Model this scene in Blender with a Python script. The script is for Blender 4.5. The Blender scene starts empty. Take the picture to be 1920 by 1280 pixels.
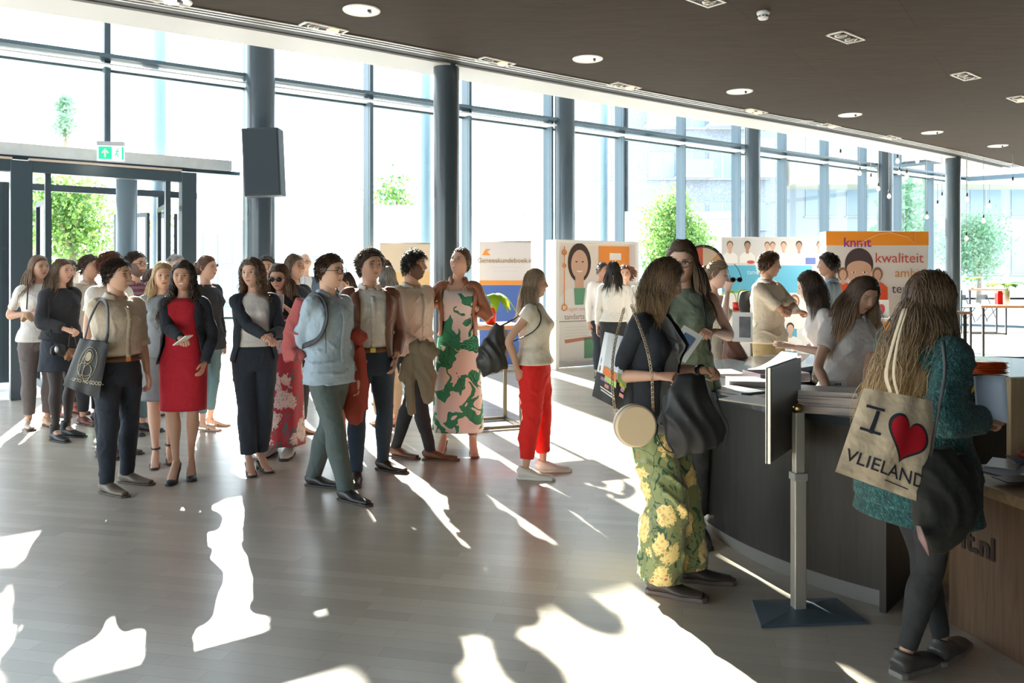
import bpy, math, random
import numpy as np
from mathutils import Vector, Matrix
PI = math.pi
# ------------------------------------------------------------------ camera, world, sun, exposure
SC = bpy.context.scene
COL = SC.collection
CAMH, FPX, HZ = 1.6, 1500.0, 510.0
cd = bpy.data.cameras.new('camera'); cam = bpy.data.objects.new('camera', cd); COL.objects.link(cam)
cam.location = (0, 0, CAMH); cam.rotation_euler = (PI/2, 0, 0)
cd.sensor_width = 36; cd.lens = 36*FPX/1920; cd.shift_y = -(640-HZ)/1920; cd.clip_end = 400
SC.camera = cam
SC.view_settings.view_transform = 'Standard'; SC.view_settings.look = 'None'
SC.view_settings.gamma = 1; SC.view_settings.use_curve_mapping = False
SC.view_settings.exposure = 0.88
SC.cycles.max_bounces = 8; SC.cycles.diffuse_bounces = 4; SC.cycles.transparent_max_bounces = 24
SC.cycles.caustics_reflective = False; SC.cycles.caustics_refractive = False
SC.cycles.sample_clamp_indirect = 6
W_ = bpy.data.worlds.new('world'); SC.world = W_; W_.use_nodes = True
wn = W_.node_tree.nodes; wl = W_.node_tree.links
bg = wn['Background']; bg.inputs[1].default_value = 3.0
tc = wn.new('ShaderNodeTexCoord'); sx = wn.new('ShaderNodeSeparateXYZ'); cr = wn.new('ShaderNodeValToRGB')
wl.new(tc.outputs['Generated'], sx.inputs[0]); wl.new(sx.outputs[2], cr.inputs[0]); wl.new(cr.outputs[0], bg.inputs[0])
cr.color_ramp.elements[0].color = (0.92, 0.97, 1.0, 1); cr.color_ramp.elements[1].color = (0.62, 0.80, 1.0, 1)
SUN_DIR = Vector((-0.36, 0.93, 0.50)).normalized()      # towards the sun
sd = bpy.data.lights.new('sun', 'SUN'); sd.energy = 22; sd.angle = math.radians(0.7); sd.color = (1.0, 0.93, 0.80)
sun = bpy.data.objects.new('sun', sd); COL.objects.link(sun)
sun.rotation_euler = SUN_DIR.to_track_quat('Z', 'Y').to_euler()

def Wp(px, py, Y):                       # where a sight line meets depth Y, metres
    return np.array([(px-960)/FPX*Y, Y, CAMH-(py-HZ)*Y/FPX])
def floorY(py): return FPX*CAMH/(py-HZ)

# ------------------------------------------------------------------ materials
MATS = {}
def _new(name):
    m = bpy.data.materials.new(name); m.use_nodes = True
    nt = m.node_tree; return m, nt, nt.nodes['Principled BSDF']
def setp(b, color=None, rough=.6, metal=0, coat=0, sheen=0, spec=None, emit=None, es=0):
    if color is not None: b.inputs['Base Color'].default_value = (*color, 1)
    b.inputs['Roughness'].default_value = rough; b.inputs['Metallic'].default_value = metal
    b.inputs['Coat Weight'].default_value = coat
    if sheen: b.inputs['Sheen Weight'].default_value = sheen
    if spec is not None: b.inputs['Specular IOR Level'].default_value = spec
    if emit is not None:
        b.inputs['Emission Color'].default_value = (*emit, 1); b.inputs['Emission Strength'].default_value = es
def bump(nt, b, scale=30, dist=.003, strength=.4, stretch=(1, 1, 1), detail=3):
    N, L = nt.nodes, nt.links
    t = N.new('ShaderNodeTexCoord'); mp = N.new('ShaderNodeMapping'); n = N.new('ShaderNodeTexNoise'); bp = N.new('ShaderNodeBump')
    mp.inputs['Scale'].default_value = stretch; n.inputs['Scale'].default_value = scale; n.inputs['Detail'].default_value = detail
    L.new(t.outputs['Object'], mp.inputs[0]); L.new(mp.outputs[0], n.inputs[0]); L.new(n.outputs[0], bp.inputs['Height'])
    bp.inputs['Distance'].default_value = dist; bp.inputs['Strength'].default_value = strength
    L.new(bp.outputs[0], b.inputs['Normal'])
def mat(name, color, rough=.6, metal=0, bmp=None, var=0, **k):
    if name in MATS: return MATS[name]
    m, nt, b = _new(name); setp(b, color, rough, metal, **k)
    if bmp: bump(nt, b, *bmp)
    if var:
        N, L = nt.nodes, nt.links
        t = N.new('ShaderNodeTexCoord'); n = N.new('ShaderNodeTexNoise'); n.inputs['Scale'].default_value = 9; n.inputs['Detail'].default_value = 5
        r = N.new('ShaderNodeValToRGB'); L.new(t.outputs['Object'], n.inputs[0]); L.new(n.outputs[0], r.inputs[0]); L.new(r.outputs[0], b.inputs['Base Color'])
        r.color_ramp.elements[0].position = .3; r.color_ramp.elements[1].position = .7
        r.color_ramp.elements[0].color = (*[c*(1-var) for c in color], 1); r.color_ramp.elements[1].color = (*[min(1, c*(1+var)) for c in color], 1)
    MATS[name] = m; return m
def vcol_mat(name, rough=.5, spec=.5, bmp=None, sheen=0, sss=0):
    if name in MATS: return MATS[name]
    m, nt, b = _new(name); setp(b, None, rough, spec=spec, sheen=sheen)
    a = nt.nodes.new('ShaderNodeAttribute'); a.attribute_name = 'Col'; nt.links.new(a.outputs['Color'], b.inputs['Base Color'])
    if bmp: bump(nt, b, *bmp)
    MATS[name] = m; return m
def cloth(name, c, bmp=(14, .022, .6, (1, 1, 1), 2.2), rough=.85, sheen=.03):
    if name in MATS: return MATS[name]
    m = mat(name, c, rough, 0, bmp, 0, sheen=sheen); return m
def ramp(nt, fac, stops, interp='LINEAR'):
    r = nt.nodes.new('ShaderNodeValToRGB'); r.color_ramp.interpolation = interp
    e = r.color_ramp.elements
    while len(e) < len(stops): e.new(.5)
    for i, (p, c) in enumerate(stops): e[i].position = p; e[i].color = (*c, 1)
    nt.links.new(fac, r.inputs[0]); return r.outputs[0]
def mixc(nt, fac, a, b, mode='MIX'):
    x = nt.nodes.new('ShaderNodeMix'); x.data_type = 'RGBA'; x.blend_type = mode
    for i, v in ((0, fac), (6, a), (7, b)):
        if isinstance(v, (int, float)): x.inputs[i].default_value = v
        elif isinstance(v, tuple): x.inputs[i].default_value = (*v, 1)
        else: nt.links.new(v, x.inputs[i])
    return x.outputs[2]
def texco(nt, scale=(1, 1, 1), rot=(0, 0, 0), loc=(0, 0, 0)):
    t = nt.nodes.new('ShaderNodeTexCoord'); mp = nt.nodes.new('ShaderNodeMapping')
    mp.inputs['Scale'].default_value = scale; mp.inputs['Rotation'].default_value = rot; mp.inputs['Location'].default_value = loc
    nt.links.new(t.outputs['Object'], mp.inputs[0]); return mp.outputs[0]
def noise(nt, v, scale, detail=4, dist=0):
    n = nt.nodes.new('ShaderNodeTexNoise'); n.inputs['Scale'].default_value = scale; n.inputs['Detail'].default_value = detail
    n.inputs['Distortion'].default_value = dist
    nt.links.new(v, n.inputs[0]); return n.outputs[0]
def vor(nt, v, scale, out='Distance', feature='F1', rnd=1):
    n = nt.nodes.new('ShaderNodeTexVoronoi'); n.feature = feature; n.inputs['Scale'].default_value = scale
    n.inputs['Randomness'].default_value = rnd
    nt.links.new(v, n.inputs['Vector']); return n.outputs[out]
def math_(nt, op, a, b=0.0):
    n = nt.nodes.new('ShaderNodeMath'); n.operation = op
    for i, v in enumerate((a, b)):
        if isinstance(v, (int, float)): n.inputs[i].default_value = v
        else: nt.links.new(v, n.inputs[i])
    return n.outputs[0]

def floor_mat():
    m, nt, b = _new('parquet floor'); N, L = nt.nodes, nt.links
    v = texco(nt, rot=(0, 0, math.radians(12)))
    br = N.new('ShaderNodeTexBrick'); L.new(v, br.inputs[0])
    br.offset = .37; br.offset_frequency = 2; br.squash = 1; br.squash_frequency = 2
    br.inputs['Scale'].default_value = 1; br.inputs['Brick Width'].default_value = .62; br.inputs['Row Height'].default_value = .085
    br.inputs['Mortar Size'].default_value = .0012; br.inputs['Mortar Smooth'].default_value = .4
    br.inputs['Color1'].default_value = (.46, .41, .35, 1); br.inputs['Color2'].default_value = (.62, .57, .50, 1); br.inputs['Mortar'].default_value = (.28, .23, .18, 1)
    g = noise(nt, texco(nt, (3, 45, 3), (0, 0, math.radians(12))), 4, 5)
    c = mixc(nt, .35, br.outputs[0], ramp(nt, g, [(.3, (.36, .31, .25)), (.7, (.62, .57, .5))]), 'MULTIPLY')
    c2 = mixc(nt, .25, c, (.62, .58, .52))
    L.new(c2, b.inputs['Base Color']); setp(b, None, .3, coat=.25); b.inputs['Coat Roughness'].default_value = .22
    b.inputs['Roughness'].default_value = .32
    bp = N.new('ShaderNodeBump'); bp.inputs['Strength'].default_value = .12; bp.inputs['Distance'].default_value = .002
    L.new(br.outputs['Fac'], bp.inputs['Height']); bp.invert = True; L.new(bp.outputs[0], b.inputs['Normal'])
    return m
def ceil_mat():
    m, nt, b = _new('dark ceiling boards'); L = nt.links
    n = noise(nt, texco(nt, (.6, 6, 1), (0, 0, -.6)), 4, 6, 1)
    br = nt.nodes.new('ShaderNodeTexBrick'); L.new(texco(nt, rot=(0, 0, math.radians(35))), br.inputs[0])
    br.inputs['Scale'].default_value = 1; br.inputs['Brick Width'].default_value = 2.4; br.inputs['Row Height'].default_value = 1.2; br.inputs['Mortar Size'].default_value = .004
    br.inputs['Color1'].default_value = (1, 1, 1, 1); br.inputs['Color2'].default_value = (.9, .9, .9, 1); br.inputs['Mortar'].default_value = (.5, .5, .5, 1)
    c = mixc(nt, 1, ramp(nt, n, [(.25, (.030, .019, .012)), (.75, (.050, .034, .023))]), br.outputs[0], 'MULTIPLY')
    L.new(c, b.inputs['Base Color']); setp(b, None, .75, spec=.2); return m
def wood_mat(name, c1, c2, rough=.5, axis=2, sc=1):
    m, nt, b = _new(name); s = [14*sc, 14*sc, 14*sc]; s[axis] = .9*sc
    n = noise(nt, texco(nt, tuple(s)), 3, 6, .8)
    nt.links.new(ramp(nt, n, [(.3, c1), (.7, c2)]), b.inputs['Base Color']); setp(b, None, rough)
    bp = nt.nodes.new('ShaderNodeBump'); bp.inputs['Distance'].default_value = .001; bp.inputs['Strength'].default_value = .4
    nt.links.new(n, bp.inputs['Height']); nt.links.new(bp.outputs[0], b.inputs['Normal']); return m
def glass_mat():
    m = bpy.data.materials.new('window glass'); m.use_nodes = True; nt = m.node_tree; nt.nodes.clear()
    o = nt.nodes.new('ShaderNodeOutputMaterial'); t = nt.nodes.new('ShaderNodeBsdfTransparent'); g = nt.nodes.new('ShaderNodeBsdfGlossy')
    f = nt.nodes.new('ShaderNodeFresnel'); mx = nt.nodes.new('ShaderNodeMixShader'); f.inputs[0].default_value = 1.35
    t.inputs[0].default_value = (.93, .985, .97, 1); g.inputs['Roughness'].default_value = .02
    nt.links.new(f.outputs[0], mx.inputs[0]); nt.links.new(t.outputs[0], mx.inputs[1]); nt.links.new(g.outputs[0], mx.inputs[2]); nt.links.new(mx.outputs[0], o.inputs[0])
    return m
GLASS = glass_mat()
STEEL = mat('blue grey painted steel', (.10, .155, .20), .35, bmp=(60, .0005, .2))
STEELD = mat('dark anodised steel', (.045, .07, .09), .35)
WHITE = mat('white paint', (.78, .78, .78), .6)

# ------------------------------------------------------------------ mesh collector
class M:
    def __init__(s): s.v = []; s.f = []; s.mi = []; s.c = []; s.n = 0
    def add(s, v, f, mi=0, col=None):
        v = np.asarray(v, float).reshape(-1, 3)
        s.v.append(v); s.f += [tuple(int(i)+s.n for i in q) for q in f]; s.mi += [mi]*len(f)
        if col is None: col = (.8, .8, .8)
        col = np.asarray(col, float)
        s.c.append(np.tile(col, (len(v), 1)) if col.ndim == 1 else col)
        s.n += len(v); return s
    def box(s, c, d, rz=0, mi=0, col=None, R=None):
        x, y, z = [k/2 for k in d]
        v = np.array([(a*x, b*y, e*z) for a in (-1, 1) for b in (-1, 1) for e in (-1, 1)])
        if R is not None: v = v @ np.array(R).T
        if rz: cz, sz = math.cos(rz), math.sin(rz); v = v @ np.array([(cz, sz, 0), (-sz, cz, 0), (0, 0, 1)])
        v = v+np.array(c)
        return s.add(v, [(0, 1, 3, 2), (4, 6, 7, 5), (0, 4, 5, 1), (2, 3, 7, 6), (0, 2, 6, 4), (1, 5, 7, 3)], mi, col)
    def grid(s, P, closed_u=False, closed_v=False, mi=0, col=None, cap=False, flip=False):
        P = np.asarray(P, float); a, b = P.shape[:2]; f = []
        for i in range(a if closed_u else a-1):
            for j in range(b if closed_v else b-1):
                i2, j2 = (i+1) % a, (j+1) % b
                q = (i*b+j, i*b+j2, i2*b+j2, i2*b+j)
                f.append(q[::-1] if flip else q)
        if cap:
            f.append(tuple(range(b))[::-1] if not flip else tuple(range(b))); f.append(tuple((a-1)*b+j for j in range(b)) if not flip else tuple((a-1)*b+j for j in range(b))[::-1])
        c = None if col is None else (np.asarray(col, float).reshape(-1, 3) if np.ndim(col) > 1 else col)
        return s.add(P.reshape(-1, 3), f, mi, c)
    def tube(s, pts, rad, n=10, cap=True, ref=None, mi=0, col=None, sub=0):
        pts = np.asarray(pts, float)
        rad = np.array([(r, r) if np.ndim(r) == 0 else tuple(r) for r in (rad if np.ndim(rad) else [rad]*len(pts))], float)
        if sub and len(pts) > 2:
            pts, rad = catmull(pts, sub), catmull(rad, sub)
        T = np.gradient(pts, axis=0); T /= np.linalg.norm(T, axis=1)[:, None]+1e-12
        u = np.array(ref if ref is not None else ((0, 0, 1) if abs(T[0][2]) < .9 else (0, 1, 0)), float)
        an = np.linspace(0, 2*PI, n, endpoint=False); P = []
        for p, t, r in zip(pts, T, rad):
            if ref is not None: u = np.array(ref, float)
            u = u-t*np.dot(u, t); L = np.linalg.norm(u); u = u/L if L > 1e-6 else np.array((1, 0, 0))
            w = np.cross(t, u)
            P.append(p+np.outer(np.cos(an)*r[0], u)+np.outer(np.sin(an)*r[1], w))
        return s.grid(np.array(P), closed_v=True, mi=mi, col=col, cap=cap)
    def sphere(s, c, r, n=12, m=8, mi=0, col=None, R=None):
        r = (r, r, r) if np.ndim(r) == 0 else r
        t = np.linspace(.02, PI-.02, m); a = np.linspace(0, 2*PI, n, endpoint=False)
        P = np.array([[(r[0]*math.sin(i)*math.cos(j), r[1]*math.sin(i)*math.sin(j), -r[2]*math.cos(i)) for j in a] for i in t])
        if R is not None: P = P @ np.array(R).T
        return s.grid(P+np.array(c), closed_v=True, cap=True, mi=mi, col=col)
    def lathe(s, prof, c=(0, 0, 0), n=24, mi=0, col=None):
        a = np.linspace(0, 2*PI, n, endpoint=False)
        P = np.array([[(r*math.cos(t), r*math.sin(t), z) for t in a] for r, z in prof])+np.array(c)
        return s.grid(P, closed_v=True, cap=True, mi=mi, col=col)
    def prism(s, poly, z0, z1, mi=0, col=None, R=None, o=(0, 0, 0)):     # polygon in XY extruded
        k = len(poly); v = np.array([(x, y, z0) for x, y in poly]+[(x, y, z1) for x, y in poly], float)
        if R is not None: v = v @ np.array(R).T
        f = [tuple(range(k))[::-1], tuple(range(k, 2*k))]+[(i, (i+1) % k, (i+1) % k+k, i+k) for i in range(k)]
        return s.add(v+np.array(o), f, mi, col)
    def arrays(s): return np.vstack(s.v), s.f, (np.vstack(s.c))
    def merge(s, o, T=None, mi=None):
        v, f, c = o.arrays()
        if T is not None: v = v @ np.array(T)[:3, :3].T+np.array(T)[:3, 3]
        m0 = list(o.mi); s.v.append(v); s.f += [tuple(i+s.n for i in q) for q in f]; s.mi += (m0 if mi is None else [mi]*len(f)); s.c.append(c); s.n += len(v)
    def build(s, name, mats, parent=None, smooth=True, bevel=0, auto=None):
        me = bpy.data.meshes.new(name); v, f, c = s.arrays()
        me.from_pydata(v.tolist(), [], f)
        ms = mats if isinstance(mats, (list, tuple)) else [mats]
        for m in ms: me.materials.append(m)
        if len(ms) > 1: me.polygons.foreach_set('material_index', s.mi)
        at = me.color_attributes.new('Col', 'FLOAT_COLOR', 'POINT')
        at.data.foreach_set('color', np.hstack([c, np.ones((len(c), 1))]).ravel())
        if smooth: me.polygons.foreach_set('use_smooth', [True]*len(me.polygons))
        me.update()
        o = bpy.data.objects.new(name, me); COL.objects.link(o)
        if parent: o.parent = parent
        if bevel:
            b = o.modifiers.new('bevel', 'BEVEL'); b.width = bevel; b.segments = 2; b.limit_method = 'ANGLE'; b.angle_limit = .7
        if auto: smooth_angle(o, auto)
        return o
def smooth_angle(o, ang):
    me = o.data
    try: me.set_sharp_from_angle(angle=ang)
    except Exception: pass
def catmull(P, k):
    P = np.asarray(P, float); n = len(P); Q = np.vstack([2*P[0]-P[1], P, 2*P[-1]-P[-2]]); out = []
    for i in range(n-1):
        a, b, c, d = Q[i:i+4]
        for j in range(k):
            t = j/k; out.append(.5*((2*b)+(-a+c)*t+(2*a-5*b+4*c-d)*t*t+(-a+3*b-3*c+d)*t**3))
    out.append(P[-1]); return np.array(out)

TMP = bpy.data.scenes.new('tmp')
def evalmesh(o):
    TMP.collection.objects.link(o); vl = TMP.view_layers[0]; vl.update(); dg = vl.depsgraph; dg.update()
    me = bpy.data.meshes.new_from_object(o.evaluated_get(dg)); TMP.collection.objects.unlink(o); return me
def remesh(m, vox, smooth=4, fac=.6):
    """one continuous surface grown round the overlapping shapes in m"""
    me = bpy.data.meshes.new('t'); v, f, c = m.arrays(); me.from_pydata(v.tolist(), [], f); o = bpy.data.objects.new('t', me)
    r = o.modifiers.new('r', 'REMESH'); r.mode = 'VOXEL'; r.voxel_size = vox; r.adaptivity = 0
    if smooth: q = o.modifiers.new('s', 'SMOOTH'); q.factor = fac; q.iterations = smooth
    e = evalmesh(o); n = len(e.vertices); V = np.empty(n*3); e.vertices.foreach_get('co', V)
    F = [tuple(p.vertices) for p in e.polygons]; bpy.data.objects.remove(o); bpy.data.meshes.remove(me); bpy.data.meshes.remove(e)
    return V.reshape(-1, 3), F
def text_obj(s, size, material, parent=None, name='lettering', depth=.001, align='LEFT', bold=0, shear=0, spacing=1):
    cu = bpy.data.curves.new('t', 'FONT'); cu.body = s; cu.size = size; cu.extrude = depth; cu.align_x = align; cu.offset = bold; cu.shear = shear; cu.space_character = spacing; cu.resolution_u = 3
    o = bpy.data.objects.new('t', cu); me = evalmesh(o); bpy.data.objects.remove(o); me.name = name
    me.materials.clear(); me.materials.append(material); t = bpy.data.objects.new(name, me); COL.objects.link(t); t.parent = parent; return t
def tag(o, label=None, cat=None, group=None, kind=None):
    if label: o['label'] = label
    if cat: o['category'] = cat
    if group: o['group'] = group
    if kind: o['kind'] = kind
    return o
def empty(name, loc=(0, 0, 0), rz=0, label=None, cat=None, group=None, kind=None):
    o = bpy.data.objects.new(name, None); COL.objects.link(o); o.location = loc; o.rotation_euler = (0, 0, rz); o.empty_display_size = .1
    return tag(o, label, cat, group, kind)
def copy_tree(o, parent=None):
    c = o.copy(); COL.objects.link(c); c.parent = parent
    for ch in list(o.children): copy_tree(ch, c)
    return c
# ------------------------------------------------------------------ the hall
def FY(X): return 14.5+.71*X                        # line of the glass front on the floor
FU = np.array([1, .71])/math.hypot(1, .71); FN = np.array([.71, -1])/math.hypot(1, .71)   # along, inward
FANG = math.atan2(.71, 1)
ZC = 3.9
edge = [(-9.2, 3.3), (-6.2, 5.05), (-3.57, 6.76), (-1.75, 7.98), (-.70, 8.75), (2.35, 11.0), (5.1, 12.95), (8.2, 15.35), (10.9, 17.6)]
edge = catmull(np.array(edge), 6)
def offs(P, d):
    T = np.gradient(P, axis=0); T /= np.linalg.norm(T, axis=1)[:, None]
    return P+np.c_[-T[:, 1], T[:, 0]]*d
M().box((4, 6, -.05), (44, 40, .1)).build('floor', floor_mat(), smooth=False)['kind'] = 'structure'
flr = bpy.data.objects['floor']
# trim the floor to the glass line: replace by polygon
bpy.data.objects.remove(flr)
fl = M(); gx0, gx1 = -12.0, 13.4
fl.prism([(gx0, -7), (22, -7), (22, 17), (gx1, FY(gx1)), (gx0, FY(gx0))], -.1, 0)
tag(fl.build('floor', floor_mat(), smooth=False), kind='structure')
# ceiling slab
cpoly = [(-9.2, -7), (22, -7), (22, 11.5)]+[tuple(p) for p in edge[::-1]]
c = M(); c.prism(cpoly, ZC, ZC+.35); tag(c.build('ceiling', ceil_mat(), smooth=False), kind='structure')
# slot diffusers along the rim, dark gap, white soffit strip
def ribbon(P, d0, d1, z0, z1, m, name):
    a, b = offs(P, d0), offs(P, d1); q = M()
    sec = np.array([[(*x, z0), (*y, z0), (*y, z1), (*x, z1)] for x, y in zip(a, b)])
    q.grid(sec, closed_v=True, cap=True); return tag(q.build(name, m, smooth=False), kind='structure')
slotw = mat('slot diffuser aluminium', (.55, .54, .52), .35, .3); black = mat('black gap', (.012, .014, .018), .6)
ribbon(edge, -.31, -.02, ZC-.004, ZC-.001, black, 'trim_1')
for i, (a, b) in enumerate([(-.31, -.28), (-.24, -.21), (-.17, -.14)]): ribbon(edge, a, b, ZC-.012, ZC-.004, slotw, 'trim_%d' % (i+2))
ribbon(edge, 0, .12, ZC+.02, ZC+.05, black, 'trim_5')
ribbon(edge, .10, .62, ZC+.0, ZC+.06, mat('white soffit', (.58, .59, .61), .5), 'trim_6')
ribbon(edge, -.05, .0, ZC+.0, ZC+.6, black, 'trim_7')
# atrium roof above the strip
ar = M(); e2 = offs(edge, -.2)
ar.prism([tuple(p) for p in e2]+[(13.6, FY(13.6)+.3), (-12, FY(-12)+.3)], 5.6, 5.8); tag(ar.build('ceiling', mat('atrium roof', (.5, .52, .55), .6), smooth=False), kind='structure')
up = ribbon(offs(edge, -.25), 0, .05, ZC+.3, 5.7, mat('upper fascia', (.55, .57, .6), .6), 'wall_upper')
# walls behind and to the right of the camera
wd = mat('dark brown wall', (.10, .085, .07), .7)
tag(M().box((9.5, -7.1, 1.95), (25, .2, 3.9)).build('wall_back', wd, smooth=False), kind='structure')
rb = empty('window_19', (-7.5, -7.1, 0), 0, kind='structure'); m = M()  # unseen rear glazing, added to let in fill light
for k in range(6): m.box((-4.5+k*1.8, 0, 1.95), (.1, .2, 3.9))
m.box((0, 0, .05), (9, .12, .1)); m.build('frame', STEEL, rb, smooth=False); M().add([(-4.5, 0, 0), (4.5, 0, 0), (4.5, 0, 3.9), (-4.5, 0, 3.9)], [(0, 1, 2, 3)]).build('pane', GLASS, rb, smooth=False)
tag(M().box((22.1, 4, 2.8), (.2, 26, 5.6)).build('wall_right', wd, smooth=False), kind='structure')

ra = empty('window_20', (-12, -1, 0), PI/2, kind='structure'); m = M()
for k in range(8): m.box((-6+k*12/7, 0, 2.8), (.1, .2, 5.6))
m.box((0, 0, .05), (12, .12, .1)); m.box((0, 0, 3.95), (12, .12, .1)); m.build('frame', STEEL, ra, smooth=False); M().add([(-6, 0, 0), (6, 0, 0), (6, 0, 5.6), (-6, 0, 5.6)], [(0, 1, 2, 3)]).build('pane', GLASS, ra, smooth=False)
# glass front
mullX = [-11.4, -9.9, -8.4, -6.9, -5.41, -3.88, -2.31, -.79, .68, 2.16, 3.6, 5.07, 6.43, 7.82, 9.2, 10.6, 12.0, 13.4]
HT = 5.6
doorA, doorB = -8.75, -4.05                          # the entrance opening along X
def fbox(m, X, w, d, z0, z1, off=0, **k):            # a box in the plane of the front
    p = np.array([X, FY(X)])+FN*off; return m.box((p[0], p[1], (z0+z1)/2), (w, d, z1-z0), rz=FANG, **k)
for i in range(len(mullX)-1):
    a, b = mullX[i], mullX[i+1]; w = (b-a)*1.2264; mid = (a+b)/2
    r = empty('window_%d' % (i+1), (mid, FY(mid), 0), FANG, kind='structure')
    zb = 3.25 if (a > -9.0 and b < -3.5) else 0
    m = M(); m.box((-w/2, 0, (HT+zb)/2), (.085, .20, HT-zb)); m.box((-w/2-.03, -.12, (HT+zb)/2), (.02, .06, HT-zb)); m.build('mullion', STEEL, r, smooth=False)
    m = M(); m.box((0, .05, 4.32), (w, .07, .10)); m.box((0, -.14, 4.42), (w, .30, .05)); m.box((0, -.14, 4.31), (w, .28, .02), mi=1)
    m.box((-w/2+.06, -.02, 4.47), (.05, .05, .08)); m.build('transom', [STEEL, mat('lit transom underside', (.62, .66, .68), .5)], r, smooth=False)  # light on the lower face is put into its paler colour
    if zb == 0:
        M().box((0, 0, .03), (w, .09, .06)).build('bottom_rail', mat('rail brass', (.42, .38, .30), .4, .3), r, smooth=False)
    m = M(); m.add([(-w/2+.04, 0, zb+.06), (w/2-.04, 0, zb+.06), (w/2-.04, 0, HT), (-w/2+.04, 0, HT)], [(0, 1, 2, 3)]); m.build('pane', GLASS, r, smooth=False)
# return of the glass front on the right
A = np.array([13.4, FY(13.4)]); B = np.array([22, 17.0]); L = np.linalg.norm(B-A); ang = math.atan2(*(B-A)[::-1])
r = empty('window_18', (*(A+B)/2, 0), ang, kind='structure')
m = M()
for k in range(7): m.box((-L/2+k*L/6, 0, HT/2), (.085, .2, HT))
m.box((0, 0, 4.37), (L, .2, .12)); m.box((0, 0, .03), (L, .09, .06)); m.build('frame', STEEL, r, smooth=False)
M().add([(-L/2, 0, 0), (L/2, 0, 0), (L/2, 0, HT), (-L/2, 0, HT)], [(0, 1, 2, 3)]).build('pane', GLASS, r, smooth=False)
# beam from the glass corner to the slim column
m = M(); m.tube([(9.95, 20.4, 4.34), (10.9, 19.3, 4.34)], .07, 4); m.build('trim_8', STEEL, smooth=False)['kind'] = 'structure'

# round columns
colmat = mat('column paint', (.045, .065, .085), .28, coat=.3)
def column(x, y, d, h, label, name='round_column', m=colmat, z0=0, group=None):
    q = M(); q.lathe([(d/2, 0), (d/2, h)], n=40); q.lathe([(d/2+.015, 0), (d/2+.015, .03)], n=40)
    o = q.build(name, m, auto=.6); o.location = (x, y, z0); return tag(o, label, 'column', group)
column(-.74, 9.02, .29, 3.92, 'thick dark round column just behind the green leaf dress')
column(8.93, 16.2, .28, 3.92, 'dark round column right of the orange banner, foot on sunlit floor')
column(-3.60, 11.45, .40, 5.6, 'dark round column carrying the black loudspeaker')
column(.98, 14.85, .37, 5.6, 'dark round column between the green leaf dress and the long haired woman')
column(5.38, 17.9, .34, 5.6, 'dark round column above the arms crossed man')
column(9.75, 20.9, .38, 5.6, 'dark round column rising above the orange banner')
oc = mat('hazed outdoor column', (.22, .33, .42), .4)  # paler blue stands in for the haze they are seen through
for px, Y, d, lb in [(298, 13.2, .21, 'slim outdoor column left of the loudspeaker, over the door canopy'), (798, 15.9, .21, 'slim outdoor column left of the thick dark column'), (1132, 18.2, .19, 'slim outdoor column left of the brick flats')]:
    column((px-960)/FPX*Y, Y, d, 5.6, lb, 'outdoor_column', oc)

# entrance lobby (local x along the front, y outwards)
r0 = np.array([-6.2, 10.1]); ent = empty('entrance_lobby', (r0[0], r0[1], 0), FANG+.03, 'dark steel and glass entrance lobby with open doors at far left', 'entrance')
pm = M(); 
for x in (-2.9, -2.1, 0, 2.02):
    q = M(); q.box((x, 0, 1.5), (.24 if x in (0,) else .2, .18, 3.0)); q.build('post', STEELD, ent, smooth=False, bevel=.008)
for x in (.30, 1.76, -.45, -2.45):
    q = M(); q.box((x, .04, 1.44), (.065, .09, 2.88)); q.build('door_stile', STEELD, ent, smooth=False)
for x, w in ((-1.05, 1.9), (1.0, 1.84)):
    q = M(); q.box((x, 0, 2.93), (w, .16, .14)); q.box((x, -.01, 3.02), (w, .17, .03), mi=1); q.build('header', [STEELD, mat('warm strip', (.55, .46, .40), .5)], ent, smooth=False)
q = M(); q.box((-.4, .2, 3.06), (6.4, .16, .05)); q.build('head_beam', STEELD, ent, smooth=False)
q = M(); q.box((-.39, .12, 3.16), (6.1, .12, .15)); q.build('canopy_fascia', mat('brushed canopy steel', (.72, .75, .76), .5, 0, var=.06), ent, smooth=False)
q = M(); q.box((-.39, 1.15, 3.12), (6.1, 2.0, .06)); q.build('canopy', mat('canopy underside', (.75, .77, .8), .4), ent, smooth=False)
q = M(); q.box((-.4, 1.95, 2.86), (5.2, .1, .10)); q.build('outer_header', STEELD, ent, smooth=False)
for x in (-2.6, -.1, 2.15):
    q = M(); q.box((x, 1.95, 1.43), (.16, .14, 2.86)); q.build('outer_post', STEELD, ent, smooth=False)
q = M(); q.lathe([(.15, 0), (.15, 3.1)], n=30); o = q.build('lobby_column', mat('lobby column', (.16, .22, .27), .3), ent); o.location = (1.55, 1.6, 0)
for x, y, a in ((.1, 1.95, 1.35), (1.95, 1.95, 2.0), (1.76, .1, 1.45), (.33, .1, 1.62)):   # opened leaves
    d = empty('door_leaf', (x, y, 0), a); d.parent = ent
    q = M()
    for bx in ((.04, 1.3, .05, 2.5), (.82, 1.3, .05, 2.5)): q.box((bx[0], 0, bx[1]), (bx[2], .05, bx[3]))
    q.box((.43, 0, .1), (.8, .05, .1)); q.box((.43, 0, 2.52), (.8, .05, .07)); q.build('door_frame', STEELD, d, smooth=False)
    M().add([(.04, 0, .1), (.82, 0, .1), (.82, 0, 2.5), (.04, 0, 2.5)], [(0, 1, 2, 3)]).build('door_pane', GLASS, d, smooth=False)
    q = M(); q.tube([(.76, -.06, .9), (.76, -.06, 1.5)], .014, 8); q.build('door_handle', mat('handle steel', (.5, .5, .5), .25, 1), d)
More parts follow.
